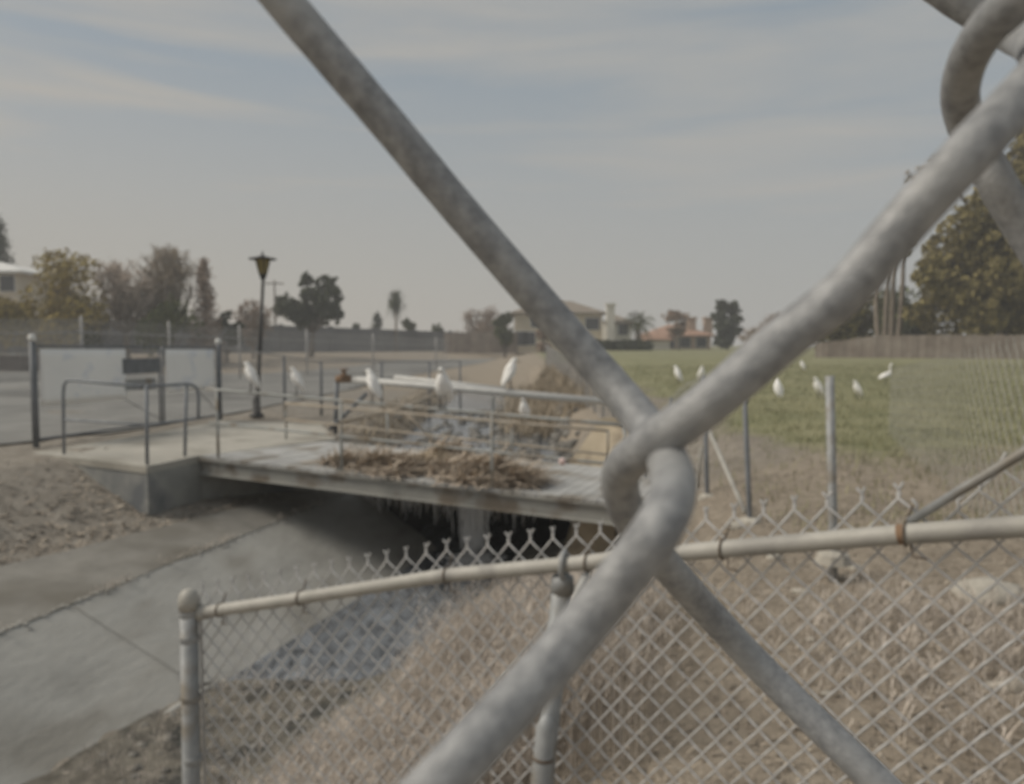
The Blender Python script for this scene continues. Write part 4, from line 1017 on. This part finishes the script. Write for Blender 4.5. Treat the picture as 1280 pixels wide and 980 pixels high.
def tree(name, label, px0, px1, pyt, pyb, Y, leaf, bark='bark', n=9, leaves=3000, ls=.22, seed=1, trunk=.28, clumps=None, gap=1.0, cat='tree', grp=None, crown_from=.25):
    rs = random.Random(seed); xc = X((px0+px1)/2, Y); w_ = (px1-px0)/FPX*Y; zb = zt(xc,Y); ztp = Z(pyt,Y); h = ztp - zb
    root = thing(name, label, cat, (xc,Y,zb), grp)
    tk = MB(); cr = MB(); base = Vector((xc,Y,zb-.2)); fork = Vector((xc+rs.gauss(0,.03)*w_,Y,zb+h*trunk))
    limb(tk, base, fork, h*.032+.05, h*.024+.03, rs, .02)
    cs = []
    if clumps:
        for px, py, r_ in clumps: yj = Y+rs.uniform(-.25,.25)*w_; cs.append((Vector((X(px,yj), yj, Z(py,yj))), r_/FPX*yj))
    else:
        for k in range(n):
            a = rs.random()*6.28; rr_ = math.sqrt(rs.random())*.62; zz = rs.uniform(crown_from,.86)
            wid = math.sin(math.pi*min(1,max(.12,(zz-crown_from+.12)/(1.1-crown_from))))**.6
            cs.append((Vector((xc+math.cos(a)*rr_*w_/2*wid*1.15, Y+math.sin(a)*rr_*w_/2*wid, zb+h*zz)), w_*rs.uniform(.17,.27)*gap))
    for c, r_ in cs:
        limb(tk, fork, c, h*.014+.02, .015, rs)
        m_ = max(20, int(leaves*r_*r_/sum(q[1]**2 for q in cs)))
        leafcloud(cr, c, Vector((r_,r_,r_*rs.uniform(.65,.95))), m_, ls, rs)
        for q in range(5):                              # twiggy outliers
            d = Vector((rs.gauss(0,1),rs.gauss(0,1),rs.gauss(.3,.8))).normalized()*r_*rs.uniform(.8,1.25)
            limb(tk, c, c+d, .02, .006, rs); leafcloud(cr, c+d, Vector((r_,r_,r_))*.22, int(m_*.05)+3, ls*.85, rs)
    tk.build('trunk', M[bark], root, smooth=True); cr.build('crown', M[leaf], root); return root
def bare(name, label, px0, px1, pyt, Y, seed=1, leaf='mauve_twig', dense=1.0, grp=None, cat='tree', lo=.2):
    rs = random.Random(seed); xc = X((px0+px1)/2,Y); w_ = (px1-px0)/FPX*Y; zb = zt(xc,Y); h = Z(pyt,Y)-zb
    root = thing(name, label, cat, (xc,Y,zb), grp); tk = MB(); cr = MB()
    base = Vector((xc,Y,zb-.2)); fork = Vector((xc,Y,zb+h*lo)); limb(tk, base, fork, h*.03+.04, h*.022+.03, rs, .02)
    for k in range(int(20*dense)):
        a = rs.random()*6.28; el = rs.uniform(.15,1.35); tip = fork + Vector((math.cos(a)*math.cos(el)*w_*.46, math.sin(a)*math.cos(el)*w_*.46, h*(1-lo)*(.25+.70*math.sin(el))))
        limb(tk, fork, tip, h*.012+.02, .02, rs, .1)
        for q in range(9):
            s0 = fork.lerp(tip, rs.uniform(.35,1)); d = Vector((rs.gauss(0,1),rs.gauss(0,1),rs.gauss(.5,.8))).normalized()*h*rs.uniform(.08,.2); e_ = s0+d
            if e_.z > zb+h: e_.z = zb+h*rs.uniform(.93,1)
            limb(tk, s0, e_, .03, .010, rs, .1)
            for z_ in range(15):
                t0 = s0.lerp(e_, rs.uniform(.2,1)); dd_ = Vector((rs.gauss(0,1),rs.gauss(0,1),rs.gauss(.4,.8))).normalized()*h*rs.uniform(.03,.09)
                sd_ = dd_.orthogonal().normalized()*rs.uniform(.012,.03); cr.quad(t0-sd_, t0+sd_, t0+dd_+sd_*.3, t0+dd_-sd_*.3)
    tk.build('trunk', M['palebark'], root, smooth=True); cr.build('crown', M[leaf], root); return root
def conifer(name, label, px, wpx, pyt, pyb, Y, leaf='needle', seed=1, n=2600, ls=.2, grp=None):
    rs = random.Random(seed); xc = X(px,Y); w_ = wpx/FPX*Y; zb = zt(xc,Y); h = Z(pyt,Y)-zb; root = thing(name, label, 'tree', (xc,Y,zb), grp)
    tk = MB(); tk.tube([(xc,Y,zb-.2),(xc,Y,zb+h*.5),(xc,Y,zb+h)], [h*.025+.05,h*.014,.02], 7); cr = MB()
    lv = max(14,int(h*3.2))
    for k in range(lv):
        f = k/lv; z = zb+h*lerp(.06,.97,f); rad = w_*.5*(1-f)**.8*rs.uniform(.8,1.12)+.08
        for q in range(7):
            a = rs.random()*6.28; tip = Vector((xc+math.cos(a)*rad, Y+math.sin(a)*rad, z-rad*.25)); limb(tk, Vector((xc,Y,z)), tip, .03, .008, rs, .03)
            for s_ in range(max(4,int(n/lv/7))):
                t = rs.random()**.6; p0 = Vector((xc,Y,z)).lerp(tip,t)+Vector((rs.gauss(0,.10),rs.gauss(0,.10),rs.gauss(0,.16)))*w_*.5
                u = Vector((rs.gauss(0,1),rs.gauss(0,1),rs.gauss(-.2,.6))).normalized()*ls*rs.uniform(.6,1.3); v = u.orthogonal().normalized()*ls*.28; cr.quad(p0-u,p0-v,p0+u,p0+v)
    tk.build('trunk', M['bark'], root, smooth=True); cr.build('crown', M[leaf], root); return root
def palm(name, label, px, pyt, Y, fl, nf=36, seed=1, shag=0, up=.2, tr=.16, wpx=None):
    rs = random.Random(seed); xc = X(px,Y); zb = zt(xc,Y); h = Z(pyt,Y)-zb; root = thing(name, label, 'palm', (xc,Y,zb))
    b = MB(); b.tube([(xc,Y,zb-.2),(xc+.05,Y,zb+h*.5),(xc,Y,zb+h)], [tr*1.3,tr,tr*.9], 9); b.build('trunk', M['palebark'], root, smooth=True)
    top = Vector((xc,Y,zb+h)); cr = MB()
    for k in range(nf):
        a = rs.random()*6.28; el = rs.uniform(-.7,1.35) if not shag else rs.uniform(-1.4,1.45); d = Vector((math.cos(a)*math.cos(el),math.sin(a)*math.cos(el),math.sin(el))); n_ = 7; prev = None
        sidev = Vector((-math.sin(a),math.cos(a),0))
        for q in range(n_+1):
            t = q/n_; c = top - Vector((0,0,shag*rs.random()*.3)) + d*fl*t - Vector((0,0,fl*.45*t*t))
            if prev is not None and q > 1:
                for sg in (-1,1):
                    e_ = c + sidev*sg*fl*.22*math.sin(math.pi*min(1,t*.9+.1)) - Vector((0,0,fl*.10)); wv = (c-prev)*.35; cr.quad(prev, prev+wv, e_+wv*.4, e_)
                cr.quad(prev-sidev*.02, prev+sidev*.02, c+sidev*.01, c-sidev*.01)
            prev = c
    cr.build('fronds', M['dark_leaf'] if shag else M['green_leaf'], root); return root
# left group
conifer('conifer', 'dark conifer cut off by the left border behind the white eaved house', 4, 66, 273, 400, 84, seed=3, n=3600, ls=.28)
tree('yellow_tree', 'bushy yellowing tree at the left, widest crown over the grey wall', 12, 142, 312, 400, 54, 'yellow_leaf', n=20, leaves=5200, ls=.17, seed=5, trunk=.15, gap=.85, crown_from=.2)
tree('yellow_tree', 'low golden shrub tree at the left border under the white eaves', -30, 40, 366, 402, 52, 'yellow_leaf', n=9, leaves=2200, ls=.16, seed=6, trunk=.12, crown_from=.25)
bare('bare_tree', 'wide bare brown tree between the yellowing tree and the russet cone tree', 112, 205, 326, 56, seed=8, dense=1.7, lo=.28)
bare('bare_tree', 'taller round bare tree just left of the russet cone tree', 176, 252, 309, 58, seed=9, dense=1.6, leaf='brown_leaf', lo=.3)
tree('shrub', 'dark green shrub at the foot of the bare trees above the wall', 168, 252, 378, 402, 55, 'green_leaf', n=9, leaves=2200, ls=.16, seed=10, trunk=.1, cat='shrub', gap=1.1, crown_from=.35)
tree('shrub', 'small dark shrub under the yellowing tree above the wall', 78, 142, 383, 402, 55, 'green_leaf', n=7, leaves=1300, ls=.16, seed=45, trunk=.1, cat='shrub', gap=1.1, crown_from=.35)
conifer('russet_conifer', 'russet cone shaped tree left of the street lamp', 258, 50, 322, 402, 58, 'rust_leaf', seed=11, n=3400, ls=.17)
tree('shrub', 'grey green rounded shrub between the russet tree and the lamp', 266, 304, 379, 405, 60, 'dark_leaf', n=6, leaves=900, ls=.17, seed=12, trunk=.1, cat='shrub', crown_from=.35)
bare('bare_tree', 'low bare brown tree right behind the street lamp', 288, 346, 374, 64, seed=13, dense=1.2, leaf='rust_leaf')
tree('eucalyptus', 'dark airy eucalyptus with separate rounded clumps right of the lamp', 345, 432, 345, 405, 70, 'dark_leaf', leaves=4800, ls=.19, seed=14, trunk=.3,
     clumps=[(360,381,14),(372,390,17),(352,388,9),(386,352,9),(389,368,13),(408,355,12),(418,364,9),(424,372,7),(403,375,12),(412,388,16),(395,392,16),(380,396,16),(422,393,9),(384,346,5)])
conifer('conifer', 'small dark pointed conifer left of the lone slim palm', 472, 26, 390, 408, 95, seed=15, n=900, ls=.26)
palm('slim_palm', 'lone tall slim palm with a narrow tuft on the horizon', 495, 366, 92, 1.5, nf=46, seed=16, shag=6.0, tr=.13)
tree('shrub', 'small round dark tree just right of the lone slim palm', 501, 523, 394, 409, 95, 'green_leaf', n=5, leaves=600, ls=.24, seed=17, trunk=.2)
tree('shrub', 'tiny dark bush on the wall between palm and russet thicket', 538, 560, 404, 414, 100, 'green_leaf', n=4, leaves=400, ls=.24, seed=18, trunk=.2, cat='shrub')
tree('shrub', 'tiny dark bush on the wall just right of the eucalyptus', 434, 456, 402, 412, 92, 'dark_leaf', n=4, leaves=400, ls=.24, seed=46, trunk=.2, cat='shrub')
bare('thicket', 'rounded bare russet thicket left of the beige house', 564, 640, 382, 92, seed=19, dense=2.4, leaf='rust_leaf', lo=.05)
tree('shrub', 'dark green rounded bush touching the left wall of the beige house', 614, 647, 389, 412, 82, 'green_leaf', n=8, leaves=1500, ls=.2, seed=20, trunk=.1, crown_from=.35)
tree('shrub', 'brown shrub in front of the beige house behind the diagonal wire', 664, 694, 412, 436, 78, 'rust_leaf', n=6, leaves=900, ls=.18, seed=21, trunk=.1, cat='shrub')
hd = thing('hedge', 'dark clipped hedge below the chimney of the beige house', 'hedge', (X(778,80),80,1.2))
rs = random.Random(22); b = MB(); s_ = MB()
for k in range(16):
    px = lerp(748,810,k/15); c = Vector((X(px,80),80+rs.uniform(-.3,.3), Z(432+rs.uniform(-1,1),80))); leafcloud(b, c, Vector((.55,.5,.62)), 170, .15, rs); limb(s_, Vector((c.x,c.y,zt(c.x,c.y)-.1)), c, .05, .02, rs)
s_.build('stems', M['bark'], hd); b.build('foliage', M['dark_leaf'], hd)
palm('feather_palm', 'bushy feather palm between the two houses', 797, 402, 84, 2.3, nf=52, seed=23, tr=.3)
tree('rust_tree', 'thin russet leaved tree in front of the orange roofed house', 828, 868, 384, 440, 88, 'rust_leaf', n=9, leaves=1100, ls=.17, seed=24, trunk=.35, gap=.8, crown_from=.4)
tree('cypress', 'tall dark twin topped tree right of the orange roofed house', 890, 927, 374, 440, 92, 'dark_leaf', leaves=3000, ls=.22, seed=25, trunk=.2,
     clumps=[(901,384,8),(899,396,9),(903,408,11),(915,388,8),(918,400,9),(914,414,11),(905,424,13),(900,380,5),(916,381,5)])
bare('bare_tree', 'low grey bare tree half hidden right of the twin topped tree', 920, 962, 408, 100, seed=26, dense=1.3)
bare('bare_tree', 'small bare tree peeking above the thick wire on the horizon', 946, 990, 390, 100, seed=27, dense=1.3, leaf='rust_leaf')
tree('shrub', 'low dark bush behind the field left of the wooden fence', 926, 1000, 420, 440, 95, 'brown_leaf', n=9, leaves=1600, ls=.2, seed=28, trunk=.1, cat='shrub', crown_from=.3)
# right group
tree('dense_tree', 'broad olive tree behind the left end of the wooden fence', 1000, 1100, 366, 440, 56, 'olive_leaf', n=20, leaves=4600, ls=.17, seed=29, trunk=.12, crown_from=.2, gap=.95)
tree('dense_tree', 'dark green tree behind the group of bare pine trunks', 1075, 1165, 368, 440, 60, 'green_leaf', n=18, leaves=4600, ls=.18, seed=30, trunk=.12, crown_from=.15)
tree('shrub', 'dark evergreen bush at the foot of the pine trunks', 1120, 1172, 402, 436, 54, 'dark_leaf', n=8, leaves=1700, ls=.16, seed=31, trunk=.1, cat='shrub', crown_from=.3)
for k, (pb, ptx, py, lab) in enumerate(((1101,1092,338,'leaning leftmost pale trunk of the group of four pines'),(1109,1112,312,'second pale trunk from the left in the group of four pines'),(1121,1121,300,'thickest pale trunk of the group of four pines'),(1131,1136,292,'rightmost pale trunk of the group of four pines'))):
    Y = 52; rs = random.Random(40+k); q0 = Vector((X(pb,Y),Y+k*.4,.7)); q1 = Vector((X(ptx,Y),Y+k*.4,Z(py,Y)))
    root = thing('pine', lab, 'tree', tuple(q0), 'four pale pine trunks'); b = MB(); cr = MB()
    limb(b, q0, q1, .20+.03*(k==2), .10, rs, .012)
    for m_ in range(5):
        d = Vector((rs.uniform(-.5,1.0),rs.gauss(0,.6),rs.uniform(-.5,.5)))*(1.1 if k else .5); limb(b, q1-Vector((0,0,rs.random()*.8)), q1+d, .05, .015, rs)
        leafcloud(cr, q1+d, Vector((.55,.55,.35))*(1 if k else .5), 90, .13, rs)
    b.build('trunk', M['palebark'], root, smooth=True); cr.build('crown', M['olive_leaf'], root)
tree('oak', 'huge olive oak filling the right border beyond the wooden fence', 1140, 1400, 130, 440, 50, 'oak_leaf', leaves=40000, ls=.19, seed=33, trunk=.28,
     clumps=[(1185,395,34),(1215,380,36),(1250,385,40),(1160,352,17),(1172,372,22),(1190,345,28),(1178,322,16),(1166,300,8),(1215,330,34),(1200,298,18),(1225,290,24),(1245,310,36),(1270,350,44),(1250,262,24),(1236,248,12),(1272,280,34),(1262,232,16),(1275,215,20),(1295,240,34),(1290,180,22),(1310,200,30),(1320,300,48),(1330,380,52),(1300,395,40),(1340,230,44),(1330,160,30),(1360,300,52),(1270,185,7),(1262,170,5),(1248,125,4),(1255,118,3),(1290,140,14),(1238,275,26),(1258,250,24),(1282,225,26),(1300,215,28),(1210,315,28),(1232,335,34),(1195,365,28),(1255,345,36),(1285,300,36),(1285,335,36),(1180,350,22),(1280,400,30),(1225,400,28),(1290,260,34),(1320,250,40),(1165,328,18),(1150,345,14),(1190,288,22),(1210,268,18),(1226,250,18),(1146,392,18),(1158,310,10),(1268,205,22),(1276,180,20),(1262,235,20),(1178,345,22)])
# stray branch of the oak reaching left above the thick wire
oakroot = [o for o in COL.objects if o.name == 'oak'][0]
rs = random.Random(34); b = MB(); cr = MB(); Y = 50
pa = [Vector((X(px,Y),Y,Z(py,Y))) for px,py in ((1225,290),(1195,250),(1168,216),(1150,214),(1130,222))]
b.tube(pa, [.12,.09,.06,.04,.02], 7)
for q in pa[2:]:
    for m_ in range(6):
        d = Vector((rs.gauss(0,.5),rs.gauss(0,.5),rs.gauss(0,.45))); limb(b, q, q+d, .035, .01, rs); leafcloud(cr, q+d, Vector((.2,.2,.15)), 12, .11, rs)
br_ = b.build('branch', M['bark'], oakroot, smooth=True); cr.build('leaves', M['brown_leaf'], br_)
tree('dense_tree', 'low russet hedge like tree under the oak at the right border', 1215, 1330, 398, 440, 56, 'brown_leaf', n=12, leaves=2400, ls=.17, seed=35, trunk=.1, crown_from=.2)
# utility pole
q = Vector((X(345,100),100,.8)); up_ = thing('utility_pole', 'thin utility pole with a crossarm on the horizon right of the lamp', 'utility pole', tuple(q))
b = MB(); b.tube([q, q+Vector((0,0,Z(351,100)-.8))], [.16,.11], 8); b.build('pole', M['bark'], up_, smooth=True)
b = MB(); b.box(q+Vector((0,0,Z(355,100)-.8)), (2.4,.14,.16)); b.build('crossarm', M['bark'], up_)

# ------------------------------------------------------------------ thin haze over the whole place
b = MB(); b.box((0, 55, 12), (420, 260, 34)); hz = b.build('haze', None)
hmz = bpy.data.materials.new('haze_air'); hmz.use_nodes = True; t = hmz.node_tree; t.nodes.clear()
o_ = t.nodes.new('ShaderNodeOutputMaterial'); v_ = t.nodes.new('ShaderNodeVolumePrincipled'); v_.inputs['Color'].default_value = (.92,.93,.94,1); v_.inputs['Density'].default_value = .0025
t.links.new(v_.outputs['Volume'], o_.inputs['Volume']); hz.data.materials.append(hmz); tag(hz, kind='stuff')
